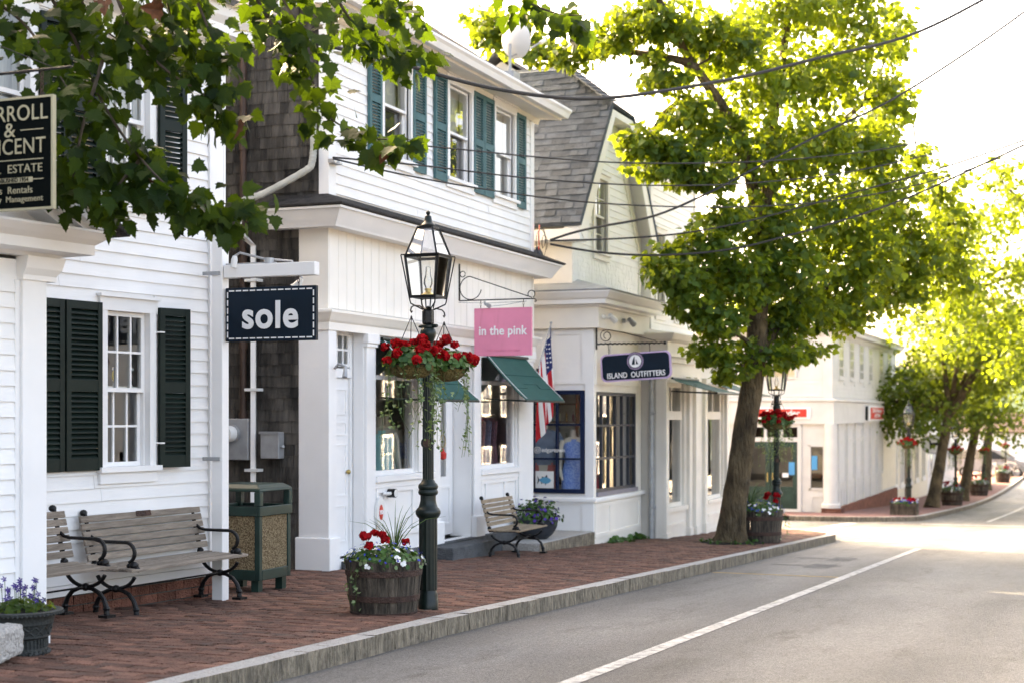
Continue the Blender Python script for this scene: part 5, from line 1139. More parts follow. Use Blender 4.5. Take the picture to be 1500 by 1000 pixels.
# ---------------------------------------------------------------- signs (local frame: x towards the road, face looks up the street)
def rrect(w_, h_, r, n=6):
    out = []
    for (cx, cz, a0) in ((w_/2-r, h_/2-r, 0), (-w_/2+r, h_/2-r, 90), (-w_/2+r, -h_/2+r, 180), (w_/2-r, -h_/2+r, 270)):
        out += [(cx + r*math.cos(rad(a0+90*k/n)), cz + r*math.sin(rad(a0+90*k/n))) for k in range(n+1)]
    return out
def ring(c, r, a0, a1, n=16): return [(c[0] + r*math.cos(rad(a0+(a1-a0)*k/n)), 0, c[1] + r*math.sin(rad(a0+(a1-a0)*k/n))) for k in range(n+1)]
XR90 = (rad(90), 0, 0)
def chain(par, x, z0, z1):
    b = MB(); n = max(2, int((z1-z0)/.028))
    for k in range(n):
        c = z0 + (z1-z0)*(k+.5)/n; b.tube([((.009*math.cos(a) if k % 2 else 0) + x, (0 if k % 2 else .009*math.cos(a)), c + (z1-z0)/n*.62*math.sin(a)) for a in [j*.7854 for j in range(8)]], .0028, 5, closed=True)
    return b.build('chain', rust, par)
# post and arm with the navy sign
sp0 = thing('sign_post', 'square white post with a projecting arm at the corner of the colonial house', 'post', (10.42, 6.66, 0), rad(-90))
MB().box(-.05, .048, -.05, .05, G(10.42)-.1, 2.93).frustum(0, 0, 2.93, .06, 2.97, .02).build('post', white, sp0, bevel=.006)
MB().box(.056, .885, -.04, .04, 2.595, 2.70).build('arm', white, sp0, bevel=.005)
for z in (1.13, 2.62): MB().box(-.13, .03, -.062, -.0555, z, z+.03).build('strap', metalg, sp0)
MB().tube([(.45, 0, 2.70), (.45, 0, 2.745)], .04, 12).box(.05, .5, .0, .04, 2.70, 2.715).build('junction_box', metalg, sp0)
for (p0, p1, p2, dr_) in (((.43, -.02, 2.735), (.22, -.06, 2.79), (.18, -.07, 2.765), (-.1, -.1, -1)), ((.47, .02, 2.735), (.62, .07, 2.72), (.70, .09, 2.58), (-.5, -.3, -.8))):
    MB().tube([p0, p1, p2], .010, 6).build('lamp_stem', metalg, sp0); d = Vector(dr_).normalized(); q = Vector(p2)
    MB().tube([q, q + d*.03, q + d*.075, q + d*.095], [.018, .026, .036 if dr_[0] < -.2 else .026, .048 if dr_[0] < -.2 else .024], 12).build('spot_lamp', plasw, sp0, smooth=True)
s1 = thing('hanging_sign', 'navy hanging sign with white stitched border on the white corner post', 'sign', (10.42, 6.66, 2.30), rad(-90))
MB().box(.06, .885, -.02, .02, -.215, .215).build('board', navys, s1, bevel=.004)
text('sole', .30, letter, s1, (.472, -.024, -.018), XR90, bold=.008, spacing=1.08, xs=.98)
b = MB(); n = 12
for k in range(n):
    x = .085 + .775*k/n + .008
    for z in (.19, -.19): b.box(x, x+.049, -.0225, -.02, z-.005, z+.005)
for k in range(6):
    z = -.19 + .38*k/6 + .008
    for x in (.08, .865): b.box(x-.005, x+.005, -.0225, -.02, z, z+.046)
b.build('stitched_border', letter, s1)
chain(s1, .20, .215, .30); chain(s1, .72, .215, .30)
# estate agent's board hung from a rod over the porch
s2 = thing('hanging_sign', 'black and gold estate agency board with serif lettering, cut by the left edge', 'sign', (6.5, 5.73, 2.89), rad(-90))
MB().box(0, .54, -.012, .012, -.29, .29).build('board', blackb, s2); b = MB()
for (a, e, p, q) in ((-.012, .552, -.302, -.29), (-.012, .552, .29, .302), (-.012, 0, -.29, .29), (.54, .552, -.29, .29)): b.box(a, e, -.014, .014, p, q)
b.build('gilt_edge', gold, s2)
def serif(s, size, x, z, xs=1, bold=.0, sp=1.05): text(s, size, gold, s2, (x, -.0145, z), XR90, bold=bold, xs=xs, spacing=sp, depth=.002)
serif('CARROLL', .120, .27, .212, .92); serif('&', .11, .27, .125, 1.1); serif('VINCENT', .120, .27, .035, .90); serif('REAL  ESTATE', .064, .27, -.082, 1.05); serif('Sales  Rentals', .054, .265, -.195, 1.0); serif('Property  Management', .045, .265, -.243, 1.02)
b = MB()
for (x0, x1, z) in ((.05, .2, .125), (.34, .49, .125), (.05, .49, -.033), (.05, .14, -.14), (.41, .49, -.14)): b.box(x0, x1, -.0145, -.012, z-.0025, z+.0025)
b.box(.12, .42, -.0143, -.012, -.154, -.127); b.build('gilt_rules', gold, s2); text('ESTABLISHED 1954', .03, blackb, s2, (.27, -.0158, -.141), XR90, bold=.0005, depth=.001)
rd = thing('sign_bracket', 'thin iron rod and stay wires carrying the estate agency board', 'bracket', (6.5, 5.73, 3.33), rad(-90))
MB().tube([(-1.62, 0, 0), (.66, 0, 0)], .008, 8).build('rod', black, rd); MB().tube([(-1.62, 0, .9), (.56, 0, 0)], .003, 5).build('stay_wire', black, rd); MB().tube([(-1.62, .1, .01), (-1.62, -.1, .01)], .02, 8).build('wall_plate', black, rd)
for x in (.10, .47): chain(s2, x, .30, .43)
# pink sign and its scrolled bracket
b3_ = thing('sign_bracket', 'scrolled black iron bracket holding the pink sign', 'bracket', (17.23, 7.53, 2.92), rad(-90))
MB().box(-.008, .008, -.012, .012, 0, .46).build('wall_bar', black, b3_); MB().tube([(0, 0, 0), (1.0, 0, 0), (1.02, 0, -.012), (1.03, 0, -.03), (1.01, 0, -.04)], .008, 6).build('arm', black, b3_)
MB().tube(ring((.153, .155), .145, -10, -360+95, 24) + [(.97, 0, .015)], .0065, 6).build('scroll', black, b3_); MB().tube(ring((.045, .33), .036, 0, 350, 14), .006, 6).build('ring', black, b3_); MB().tube(ring((.965, .055), .046, -60, 210, 14), .0065, 6).build('end_scroll', black, b3_)
MB().tube([(-.1, -.02, -.02), (.4, 0, -.04), (.75, 0, -.035), (.9, 0, -.03)], .004, 4).tube([(.42, -.03, -.085), (.6, -.01, -.07), (.85, 0, -.035)], .004, 4).build('conduit', metalg, b3_); MB().tube([(.34, 0, -.02), (.36, -.02, -.05), (.43, -.05, -.085)], [.012, .018, .028], 10).build('spot_lamp', metalg, b3_)
s3 = thing('hanging_sign', 'square faded pink hanging sign with thin white lettering', 'sign', (17.23, 7.53, 2.52), rad(-90))
MB().box(.215, .965, -.014, .014, -.285, .29).build('board', pink, s3, bevel=.003); b = MB()
for (a, e, p, q) in ((.209, .215, -.29, .295), (.965, .971, -.29, .295), (.215, .965, .29, .296), (.215, .965, -.291, -.285)): b.box(a, e, -.018, .018, p, q)
b.build('edge', pink, s3); text('in the pink', .158, letter, s3, (.588, -.019, .012), XR90, bold=.003, xs=.92, spacing=1.02); text('a lilly pulitzer via shop', .04, pink, s3, (.59, -.016, -.22), XR90, bold=.001, spacing=1.2)
for x in (.29, .86): chain(s3, x, .295, .40)
# navy sign with sailing boat badge
b4_ = thing('sign_bracket', 'twisted black iron bar with curled brace on the bay shop', 'bracket', (20.86, 6.93, 2.53), rad(-90))
MB().tube([(x*.01, .006*math.sin(x*.9), .006*math.cos(x*.9)) for x in range(0, 101, 1)], .012, 6).blob((1.03, 0, 0), .025, 8, 5).build('twisted_bar', black, b4_); MB().box(-.01, .01, -.015, .015, -.08, .3).build('wall_bar', black, b4_)
MB().tube([(.9, 0, .03), (.4, 0, .16), (.2, 0, .2)] + ring((.14, .12), .08, 70, 360, 14) + ring((.16, .12), .05, 0, 250, 10), .006, 6).build('scroll', black, b4_)
s4 = thing('hanging_sign', 'long navy hanging sign with lilac edge and round sailing boat badge', 'sign', (20.86, 6.33, 2.20), rad(-90)); s4.rotation_euler = (0, rad(-3.2), rad(-90))
lil = mat('lilac_paint', (.52, .38, .58), .5, .06)
MB().prism(rrect(1.06, .40, .085), -.020, .020).build('board', lil, s4); MB().prism(rrect(1.01, .355, .07), -.024, -.0201).build('navy_face', navys, s4)
MB().prism([(.135*math.cos(k*.2618), .075 + .135*math.sin(k*.2618)) for k in range(24)], -.028, .018).build('badge', navys, s4)
for r_, m, d in ((.122, lil, .0290), (.116, navys, .0296), (.108, lil, .0302), (.1035, navys, .0308), (.092, letter, .0314)): MB().prism([(r_*math.cos(k*.2618), .075 + r_*math.sin(k*.2618)) for k in range(24)], -d, -.0281).build('badge_ring', m, s4)
MB().prism([(-.056, .026), (-.006, .026), (-.004, .150), (-.02, .125), (-.04, .08)], -.0326, -.0315).prism([(.012, .028), (.048, .028), (.032, .06), (.014, .11)], -.0326, -.0315).build('sail', navys, s4)
text('ISLAND  OUTFITTERS', .112, letter, s4, (0, -.026, -.118), XR90, bold=.0016, xs=.80, spacing=1.03)
for x in (-.40, .22): chain(s4, x, .2, .33)
# dog sign far down the street
s5 = thing('hanging_sign', 'white oval sign with a black dog hanging far down the street', 'sign', (52.6, 5.45, .50), rad(-90))
el = lambda a, b_: [(a*math.cos(k*.2094), b_*math.sin(k*.2094)) for k in range(30)]
MB().prism(el(.42, .32), -.03, .03).build('rim', mat('brown_rim', (.12, .07, .06), .6), s5); MB().prism(el(.395, .295), -.035, -.0301).build('face', letter, s5)
MB().prism([(-.20,.13),(-.14,.17),(-.09,.12),(-.08,.05),(.13,.07),(.22,.12),(.20,.03),(.18,-.02),(.20,-.15),(.15,-.15),(.13,-.03),(-.06,-.04),(-.08,-.16),(-.13,-.16),(-.13,-.01),(-.15,.09),(-.2,.10)], -.04, -.0351).build('dog_silhouette', black, s5)
b5_ = thing('sign_bracket', 'black iron arm carrying the oval dog sign', 'bracket', (52.6, 7.0, 1.0), rad(-90)); MB().tube([(0, 0, 0), (2.0, 0, 0)], .03, 6).build('arm', black, b5_); MB().box(-.04, .04, -.04, .04, -.3, .6).build('wall_bar', black, b5_)
for x in (1.3, 1.8): MB().tube([(x, 0, 0), (x, 0, -.2)], .012, 5).build('hook', black, b5_)
# red bank signs (letters are part of the place)
s6 = thing('fascia_sign', 'red fascia sign over the dark green doors of the far corner building', 'sign', (41.19, 9.05, 1.55), rad(-90)); MB().box(-.08, 1.52, -.03, 0, -.16, .16).build('backing', letter, s6); MB().box(0, 1.42, -.045, -.0301, -.11, .11).build('red_panel', redp, s6); text('Santander', .24, letter, s6, (.74, -.049, -.005), XR90, bold=.004, xs=1.0, shear=.15)
s7 = thing('fascia_sign', 'small red and white cash machine sign on the far corner building', 'sign', (49.0, 6.88, 1.54)); MB().box(-1.7, 1.7, -.04, 0, -.23, .25).build('backing', letter, s7); MB().box(-1.35, 1.45, -.055, -.0401, -.17, .19).build('red_panel', redp, s7); text('24-Hour', .17, letter, s7, (0, -.06, .09), XR90, bold=.004, xs=3.6); text('ATM', .17, letter, s7, (0, -.06, -.07), XR90, bold=.004, xs=3.6); MB().box(-2.1, -1.95, -.05, 0, -.2, .22).build('end_bracket', gblack, s7)
# ---------------------------------------------------------------- awnings
def awning(label, s0, s1, nt_, nf_, zt, zf, stripes=True, k=3):
    t = thing('awning', label, 'awning', ((s0+s1)/2, nt_, zt), 0, 'teal canvas awnings'); w_ = (s1-s0)/2; d = nf_-nt_; dz = zf-zt; b = MB(); n = 10
    for i in range(k):
        a, e = -w_ + 2*w_*i/k, -w_ + 2*w_*(i+1)/k
        for j in range(n):
            f, g = j/n, (j+1)/n; sag = lambda q: -.02*math.sin(q*math.pi)
            b.quad((a, d*f, dz*f+sag(f)), (e, d*f, dz*f+sag(f)), (e, d*g, dz*g+sag(g)), (a, d*g, dz*g+sag(g)))
    o = b.build('canopy', teal, t); so = o.modifiers.new('solid', 'SOLIDIFY'); so.thickness = .006
    if stripes:
        for x in (-w_+.035, w_-.055):
            b = MB()
            for j in range(n): f, g = j/n, (j+1)/n; b.quad((x, d*f, dz*f+sag(f)+.022), (x+.02, d*f, dz*f+sag(f)+.022), (x+.02, d*g, dz*g+sag(g)+.022), (x, d*g, dz*g+sag(g)+.022))
            b.build('white_piping', letter, t)
    for i in range(1, k):
        x = -w_ + 2*w_*i/k; b = MB()
        for j in range(n): f, g = j/n, (j+1)/n; b.quad((x-.006, d*f, dz*f+sag(f)+.016), (x+.006, d*f, dz*f+sag(f)+.016), (x+.006, d*g, dz*g+sag(g)+.016), (x-.006, d*g, dz*g+sag(g)+.016))
        b.build('seam', teal, t)
    MB().tube([(-w_, d, dz-.012), (w_, d, dz-.012)], .014, 8).build('front_bar', gblack, t)
    for x in (-w_+.02, w_-.02): MB().tube([(x, 0, dz+.02), (x, d*.5, dz+.0), (x, d, dz-.012)], .012, 6).build('folding_arm', gblack, t)
    MB().tube([(-w_, -.02, .01), (w_, -.02, .01)], .02, 8).build('roller', gblack, t)
    return t
awning('teal awning over the shop window behind the hanging geraniums', 14.95, 16.12, 7.49, 6.80, 2.33, 1.67)
awning('teal awning with white piping below the pink sign', 17.98, 19.45, 7.49, 6.93, 2.27, 1.69)
awning('shallow teal awning left of the plane tree trunk', 23.35, 25.0, 6.5, 5.75, 2.08, 1.86, False)
awning('shallow teal awning hidden behind the plane tree trunk', 25.95, 27.4, 6.5, 5.75, 2.08, 1.86, False)
# ---------------------------------------------------------------- flag
fl = thing('flag', 'striped star spangled flag hanging from a slanted pole beside the awning', 'flag', (19.86, 7.50, 2.05))
tip = Vector((.34, -.10, .74)); MB().tube([(0, 0, 0), tip], .012, 8).blob(tip + Vector((.005, 0, .02)), .022, 8, 5).build('pole', metalg, fl, smooth=True); MB().tube([(-.02, .0, -.03), (.04, -.01, .1)], .02, 8).build('socket', black, fl)
fm = [mat('flag_white', (.72, .70, .68), .85, .04), mat('flag_red', (.45, .012, .02), .85, .06), mat('flag_blue', (.012, .022, .10), .85, .06)]
fb = MB(); na, nb_ = 26, 24; LH, LF = .60, 1.05
def fpos(a, b_):
    p = tip * (.98 - (1-a)*.85); drop = LF*b_; fold = math.sin(a*14 + b_*2)*.035*(.3+b_) + math.sin(a*31+1)*.008
    q = p + Vector((.10*b_*(1-a) + .06*(a-.5)*b_, fold*1.6 - .10*b_*(a-.4), -drop*(1 - .05*math.sin(a*9)))); c_ = tip * .62
    q.x = q.x + (c_.x + .02 - q.x) * .15 * min(1, b_*1.3); q.y += (c_.y - q.y) * .2 * b_ - .02; return q
st = MB()
for i in range(na):
    for j in range(nb_):
        a0, a1, b0, b1 = i/na, (i+1)/na, j/nb_, (j+1)/nb_
        stripe = 12 - i // 2
        fb.cur = 2 if (stripe < 7 and b0 < .4) else (1 if stripe % 2 == 0 else 0)
        fb.quad(fpos(a0, b0), fpos(a1, b0), fpos(a1, b1), fpos(a0, b1))
for i in range(9):
    for j in range(6 if i % 2 == 0 else 5):
        a = 1 - (i+.9)/10*.52; b_ = (.03 + (j + (.25 if i % 2 == 0 else .75))/6*.36)
        for yo in (-.006, .006):
            c_ = fpos(a, b_) + Vector((-.004, yo, 0)); e = .012
            u = (fpos(a+.01, b_) - fpos(a-.01, b_)).normalized(); v = (fpos(a, b_+.01) - fpos(a, b_-.01)).normalized()
            st.quad(c_+u*e, c_+v*e, c_-u*e, c_-v*e)
fb.build('cloth', fm, fl, fix=False, smooth=True); st.build('stars', fm[0], fl, fix=False)
# ---------------------------------------------------------------- mannequins in the windows
def body(secs, n=16):
    b = MB(); i0 = 0
    for (z, rx, ry, y) in secs:
        for j in range(n): a = 6.2832*j/n; b.v.append((rx*math.cos(a), y + ry*math.sin(a), z))
    for k in range(len(secs)-1):
        for j in range(n): b.face(k*n+j, k*n+(j+1)%n, (k+1)*n+(j+1)%n, (k+1)*n+j)
    b.face(*range(n)); b.face(*[(len(secs)-1)*n+j for j in range(n)]); return b
def mannequin(label, loc, rz, male, top, bottom, k=1.):
    t = thing('mannequin', label, 'mannequin', loc, rz, 'shop window mannequins'); t.scale = (k,)*3
    W = 1.2 if male else 1
    core = [(.45, .10*W, .09, 0), (.80, .17, .11, 0), (.90, .175*W**.3, .12, 0), (1.08, .125*W, .09, -.005), (1.26, .155*W, .115, -.015), (1.38, .175*W, .09, 0), (1.42, .15*W, .075, .005), (1.45, .06*W, .055, .005), (1.53, .048*W, .05, -.005), (1.57, .05*W, .052, -.01)]
    body(core).build('body', mannq, t, smooth=True)
    for s in (-1, 1):
        MB().tube([(s*.165*W, 0, 1.385), (s*.20*W, 0, 1.30), (s*.225*W, .01, 1.10), (s*.235*W, -.04, .92), (s*.22*W, -.09, .80), (s*.20*W, -.10, .72)], [.045, .047*W, .04, .033, .026, .018], 8).build('arm', mannq, t, smooth=True)
    g = .012
    if male:
        body([(.90, .19*W, .13, 0), (1.08, .165*W, .115, 0), (1.26, .175*W, .125, -.015), (1.385, .19*W, .10, 0), (1.43, .15*W, .085, .005), (1.46, .075*W, .068, 0)]).build('shirt', top, t, smooth=True)
        for s in (-1, 1): MB().tube([(s*.17*W, 0, 1.385), (s*.205*W, 0, 1.30), (s*.225*W, .01, 1.14)], [.06, .07, .068], 10).build('sleeve', top, t, smooth=True); MB().tube([(s*.09, 0, .93), (s*.10, 0, .45)], [.115, .10], 10).build('trouser_leg', bottom, t, smooth=True)
    else:
        body([(.50, .20, .14, 0), (.75, .20, .135, 0), (.90, .19, .13, 0), (1.08, .138, .102, -.005), (1.26, .168, .128, -.015), (1.36, .165, .10, 0), (1.41, .12, .082, .005)]).build('dress', top, t, smooth=True)
    return t
bshirt = mat('blue_shirt', (.17, .24, .36), .85, .15, 12); rshort = mat('red_shorts', (.55, .13, .13), .85, .1); bdress = mat('blue_dress', (.06, .18, .62), .8, .5, 45, col2=(.32, .46, .80)); rdress = mat('red_dress', (.50, .03, .07), .8, .4, 45)
mannequin('male mannequin in blue shirt and red shorts inside the blue window', (21.08, 7.84, -.1), rad(-70), True, bshirt, rshort, .95); mannequin('female mannequin in a blue dress inside the blue window', (21.05, 7.36, -.1), rad(-60), False, bdress, bdress, .88); mannequin('female mannequin in a red dress behind the blue dress', (21.35, 7.24, -.1), rad(-60), False, rdress, rdress, .88)
shelf = thing('display_shelves', 'wooden shelves of bottles at the back of the blue window', 'shelves', (21.52, 7.6, -.1))
for z in (.55, 1.15, 1.48, 1.75): MB().box(-.12, .0, -.15, .6, z, z+.025).build('shelf', wood, shelf)
MB().box(-.12, 0, -.17, -.15, 0, 2).build('upright', wood, shelf)
for k in range(18):
    z = (1.175, 1.505, .575)[k % 3]; MB().lathe([(.02, 0), (.022, .09), (.008, .12), (.008, .15)], 8, (-.06, -.1 + (k//3)*.11, z)).build('bottle', mat('bottle_%d' % (k % 4), ((.25, .12, .03), (.2, .05, .06), (.05, .12, .15), (.3, .25, .15))[k % 4], .3), shelf)
td = mat('turquoise_dress', (.28, .66, .68), .8, .1); wdr = mat('white_print_dress', (.78, .78, .80), .8, .15, 40); bpd = mat('blue_print_dress', (.62, .64, .72), .8, .3, 30, col2=(.16, .22, .5)); yel = mat('yellow_scarf', (.6, .38, .06), .8, .2)
m1 = mannequin('mannequin in a turquoise dress at the left of the shop window by the lamp', (15.68, 7.87, -.12), rad(-40), False, td, td, 1.02); mannequin('mannequin in a white top and patterned shorts in the middle of the lamp window', (15.95, 7.93, -.12), rad(-40), False, wdr, wdr, 1.04); mannequin('mannequin in a blue and white print dress at the right of the lamp window', (16.18, 7.84, -.15), rad(-40), False, bpd, bpd, 1.0)
pf = thing('clothes_rail', 'rail of pink and floral dresses inside the window under the pink sign', 'clothes', (18.6, 7.95, -.1)); MB().tube([(-.55, 0, 1.6), (.85, 0, 1.6)], .012, 6).build('rail', metalg, pf)
for k, c_ in enumerate(((.65, .28, .32), (.62, .5, .48), (.6, .2, .3), (.66, .42, .42), (.35, .4, .6), (.6, .3, .35))): body([(.3, .2, .05, 0), (.9, .16, .05, 0), (1.2, .12, .04, 0), (1.5, .16, .035, 0), (1.56, .03, .02, 0)], 12).build('dress', mat('rail_dress_%d' % k, c_, .85, .35, 30), pf, (-.38 + k*.21, 0, 0), (0, 0, rad(60)), smooth=True)
bg_ = thing('hanging_bag', 'red and orange tasselled bag hanging in the recessed shop door', 'bag', (17.30, 7.79, 1.05)); MB().lathe([(.002, -.12), (.045, -.10), (.05, -.04), (.02, 0), (.006, .03)], 10).build('bag', redp, bg_); MB().tube(ring((0, .12), .08, 0, 360, 14), .006, 5).build('handle', brass, bg_)
fp = thing('fish_poster', 'white poster with a blue fish inside the blue window', 'poster', (20.795, 7.86, .39), rad(-90)); MB().box(0, .29, 0, .004, 0, .28).build('paper', letter, fp); MB().box(0, .29, -.0015, 0, 0, .03).build('navy_band', navys, fp)
sbl = mat('sky_blue_print', (.10, .38, .60), .5, .1)
MB().prism([(.055,.15),(.09,.175),(.14,.195),(.19,.19),(.235,.165),(.245,.145),(.225,.115),(.18,.095),(.13,.10),(.08,.125)], -.003, 0).build('fish_body', sbl, fp); MB().prism([(.03,.21),(.04,.15),(.03,.085),(.058,.135),(.062,.158)], -.0032, 0).prism([(.15,.193),(.18,.23),(.19,.19)], -.0032, 0).prism([(.10,.18),(.105,.205),(.13,.19)], -.0032, 0).prism([(.17,.096),(.155,.07),(.15,.098)], -.0032, 0).prism([(.11,.108),(.095,.085),(.09,.118)], -.0032, 0).build('fish_fins', navys, fp)
wt = thing('window_lettering', 'small white handle lettering with rounded camera icon on the blue window', 'lettering', (20.77, 7.87, .98), rad(-90)); text('edgartown', .085, letter, wt, (.30, 0, 0), XR90, bold=.001, depth=.001); b = MB(); b.tube([(x, 0, z) for x, z in rrect(.085, .085, .025)], .005, 4, closed=True); b.tube(ring((0, 0), .02, 0, 360, 12), .005, 4); b.build('icon', letter, wt, (.05, 0, 0))
# ---------------------------------------------------------------- small fittings
for i, (x, lab) in enumerate(((20.9, 'left white spotlight on the bay shop frieze'), (21.85, 'right grey spotlight on the bay shop frieze'))):
    t = thing('spotlight', lab, 'spotlight', (x, 6.85, 2.92), 0, 'spotlights above the navy sign'); MB().tube([(0, 0, 0), (0, -.05, 0)], .035, 12).build('base', plasw if i == 0 else metalg, t); MB().tube([(.02, -.05, .0), (.10, -.10, -.02)], .016, 8).build('stem', plasw, t); MB().tube([(.06, -.09, .03), (.17, -.14, -.05)], [.035, .045], 12).build('head', plasw if i == 0 else metalg, t, smooth=True)
fc = thing('fire_hose_inlet', 'white oval plate with red fire brigade emblem under the lamp window', 'fire connection', (14.95, 7.48, .42)); MB().prism(el(.10, .17), 0, .03).build('plate', plasw, fc); MB().prism(el(.045, .085), -.004, 0).build('red_emblem', redp, fc); text('FD', .06, letter, fc, (0, -.007, 0), XR90, bold=.003)
gg = thing('pressure_gauge', 'small round pressure gauge with black rim under the lamp window', 'gauge', (15.22, 7.47, .62)); MB().tube([(0, .05, 0), (0, -.04, 0)], .05, 18).build('case', black, gg); MB().tube([(0, -.0401, 0), (0, -.043, 0)], .043, 18).build('dial', plasw, gg); MB().tube([(-.14, .05, 0), (-.10, -.01, 0), (0, .02, 0)], .02, 8).build('pipe', plasw, gg)
bl = thing('wall_lantern', 'small grey swivel lamp beside the four paned transom window', 'lamp', (13.9, 7.5, 1.98)); MB().tube([(0, 0, 0), (0, -.05, .05), (.02, -.12, .02), (-.03, -.14, -.09)], [.014, .016, .02, .028], 8).build('body', metalg, bl)
ds = thing('satellite_dish', 'white satellite dish on a short mast at the roof edge', 'satellite dish', (19.5, 7.75, 6.25)); MB().tube([(0, 0, 0), (0, 0, .42)], .025, 8).box(-.12, .12, -.1, .1, -.12, .02).build('mast', metalg, ds)
b = MB().lathe([(.02, 0), (.12, .012), (.2, .035), (.26, .06), (.262, .066), (.2, .043), (.1, .016), (.02, .008)], 26, sy=1.15); b.build('reflector', plasw, ds, (.05, -.02, .48), (rad(0), rad(78), rad(-28)), smooth=True)
MB().tube([(.03, 0, .25), (.35, -.17, .42), (.52, -.28, .55)], .014, 6).build('feed_arm', metalg, ds); MB().tube([(.50, -.27, .53), (.58, -.31, .58)], .03, 8).build('feed_horn', plasw, ds)
# ---------------------------------------------------------------- overhead cables
cblk = mat('cable_sheath', (.015, .015, .016), .6, .1)
def cable(label, pix, z0, z1, r):
    x0, x1 = pix[0][0], pix[-1][0]
    pts = [P(x, y, z0 + (z1-z0)*(x-x0)/(x1-x0)) for x, y in pix]
    o = MB().tube(smooth_path(pts, 6), r, 6).build('overhead_cable', cblk, smooth=True); tag(o, label, 'cable', 'overhead cables')
cable('thick black twisted cable crossing the sky above the teal shuttered shop', [(330, 30), (450, 60), (575, 90), (700, 125), (815, 143), (900, 143), (1000, 129), (1100, 110), (1200, 85), (1330, 53), (1440, 0), (1560, -70)], 13.2, 21, .02)
cable('cable rising steeply from the shop corner to the upper right of the sky', [(806, 352), (840, 341), (880, 332), (960, 316), (1040, 282), (1100, 250), (1200, 198), (1300, 150), (1400, 88), (1500, 18), (1600, -60)], 20.3, 23, .016)
cable('thin cable across the upper windows at half height', [(487, 206), (620, 214), (783, 230), (920, 239), (1080, 238), (1200, 230), (1330, 212), (1560, 160)], 15.3, 24, .009)
cable('thin cable from the shop insulator crossing below the upper windows', [(488, 231), (620, 243), (783, 262), (960, 272), (1130, 266), (1300, 241), (1600, 165)], 15.3, 24, .009)
cable('lowest thin cable sagging from the shop insulator past the gable window', [(488, 233), (620, 262), (783, 288), (930, 301), (1100, 303), (1250, 290), (1400, 255), (1600, 180)], 15.3, 24, .009)
cable('cable from the shop corner rising gently through the plane tree', [(806, 353), (900, 350), (1000, 342), (1100, 323), (1230, 288), (1400, 240), (1600, 170)], 20.3, 22.5, .012)
cable('thick cable sagging past the foot of the gable towards the right', [(806, 358), (880, 370), (960, 374), (1050, 368), (1130, 352), (1290, 305), (1420, 250), (1600, 165)], 20.3, 22.5, .015)
ju = thing('cable_junction', 'tangle of cables and a grey splice on the shop cornice corner', 'cable splice', (19.9, 7.5, 3.72)); MB().lathe([(.10, 0), (.09, .06), (.04, .14), (.01, .16)], 8).build('splice', slab, ju); b = MB()
for (c_, r_, t_) in (((.05, .28), .14, .006), ((.16, .22), .11, .006), ((.02, .2), .2, .005)): b.tube([(q[0]+.02, q[1]-.05, q[2]) for q in ring(c_, r_, -60, 230, 18)], t_, 5)
b.build('loops', cblk, ju); MB().tube([(-.05, -.05, .1), (-.08, -.06, .35), (-.05, -.06, .45)], .007, 6).build('riser', redp, ju)
ins = thing('insulator_bracket', 'small wire bracket with insulators on the shop corner board', 'insulator', (13.88, 7.5, 4.13)); MB().box(-.08, .1, -.05, .02, -.02, .02).build('bar', metalg, ins)
for x in (-.05, .06): MB().lathe([(.02, 0), (.03, .02), (.02, .04), (.03, .06), (.01, .07)], 8, (x, -.04, -.02)).build('insulator', plasw, ins)
# ---------------------------------------------------------------- silver van at the bottom of the street
vn = thing('van', 'silver white minivan parked across the bottom of the street', 'van', (92.5, 8.75, -2.2), rad(-90))
vw = mat('silver_car_paint', (.26, .27, .28), .35, .03, 2, spec=.4, coat=.3); vg = mat('car_glass', (.02, .025, .03), .08, .1, spec=.8)
prof = [(.05, .35), (.0, .7), (.08, 1.05), (.25, 1.58), (.5, 1.72), (2.4, 1.74), (2.9, 1.62), (3.75, 1.08), (4.55, .92), (4.75, .75), (4.78, .35)]
MB().prism(prof, 0, 1.8).build('body', vw, vn, bevel=.06)
for (pl) in ([(.35, 1.1), (.42, 1.55), (1.25, 1.6), (1.25, 1.1)], [(1.33, 1.1), (1.33, 1.6), (2.2, 1.6), (2.2, 1.1)], [(2.28, 1.1), (2.28, 1.6), (2.62, 1.55), (3.35, 1.1)]): MB().prism(pl, -.012, -.002).build('side_window', vg, vn)
MB().hexa([(2.95,.12,1.6),(2.95,1.68,1.6),(3.7,1.72,1.12),(3.7,.08,1.12),(2.98,.12,1.63),(2.98,1.68,1.63),(3.73,1.72,1.14),(3.73,.08,1.14)]).build('windscreen', vg, vn)
for x in (.95, 3.85):
    for y in (-.03, 1.63):
        wl = MB().tube([(x, y, .33), (x, y+.2, .33)], .33, 22).build('wheel', black, vn); MB().tube([(x, y-.012, .33), (x, y-.002, .33)], .2, 16).build('rim', metalg, wl)
MB().box(4.6, 4.79, .1, .4, .68, .8).build('headlight', plasw, vn); MB().box(4.6, 4.79, 1.4, 1.7, .68, .8).build('headlight', plasw, vn); MB().box(3.1, 3.25, -.2, -.02, 1.1, 1.25).build('wing_mirror', black, vn); MB().box(.02, .06, .05, .2, .8, 1.2).build('tail_light', redp, vn)
shd = thing('harbour_shed', 'low white harbour shed beyond the silver van', 'shed', (112, 3, -2.3)); MB().box(0, 6, 0, 9, 0, 2.6).build('wall', white, shd); slab_poly(shd, 'roof', [(-.3, -.3, 2.6), (-.3, 9.3, 2.6), (3, 9.3, 4), (3, -.3, 4)], .1, rust); slab_poly(shd, 'roof', [(6.3, -.3, 2.6), (6.3, 9.3, 2.6), (3, 9.3, 4), (3, -.3, 4)], .1, rust)
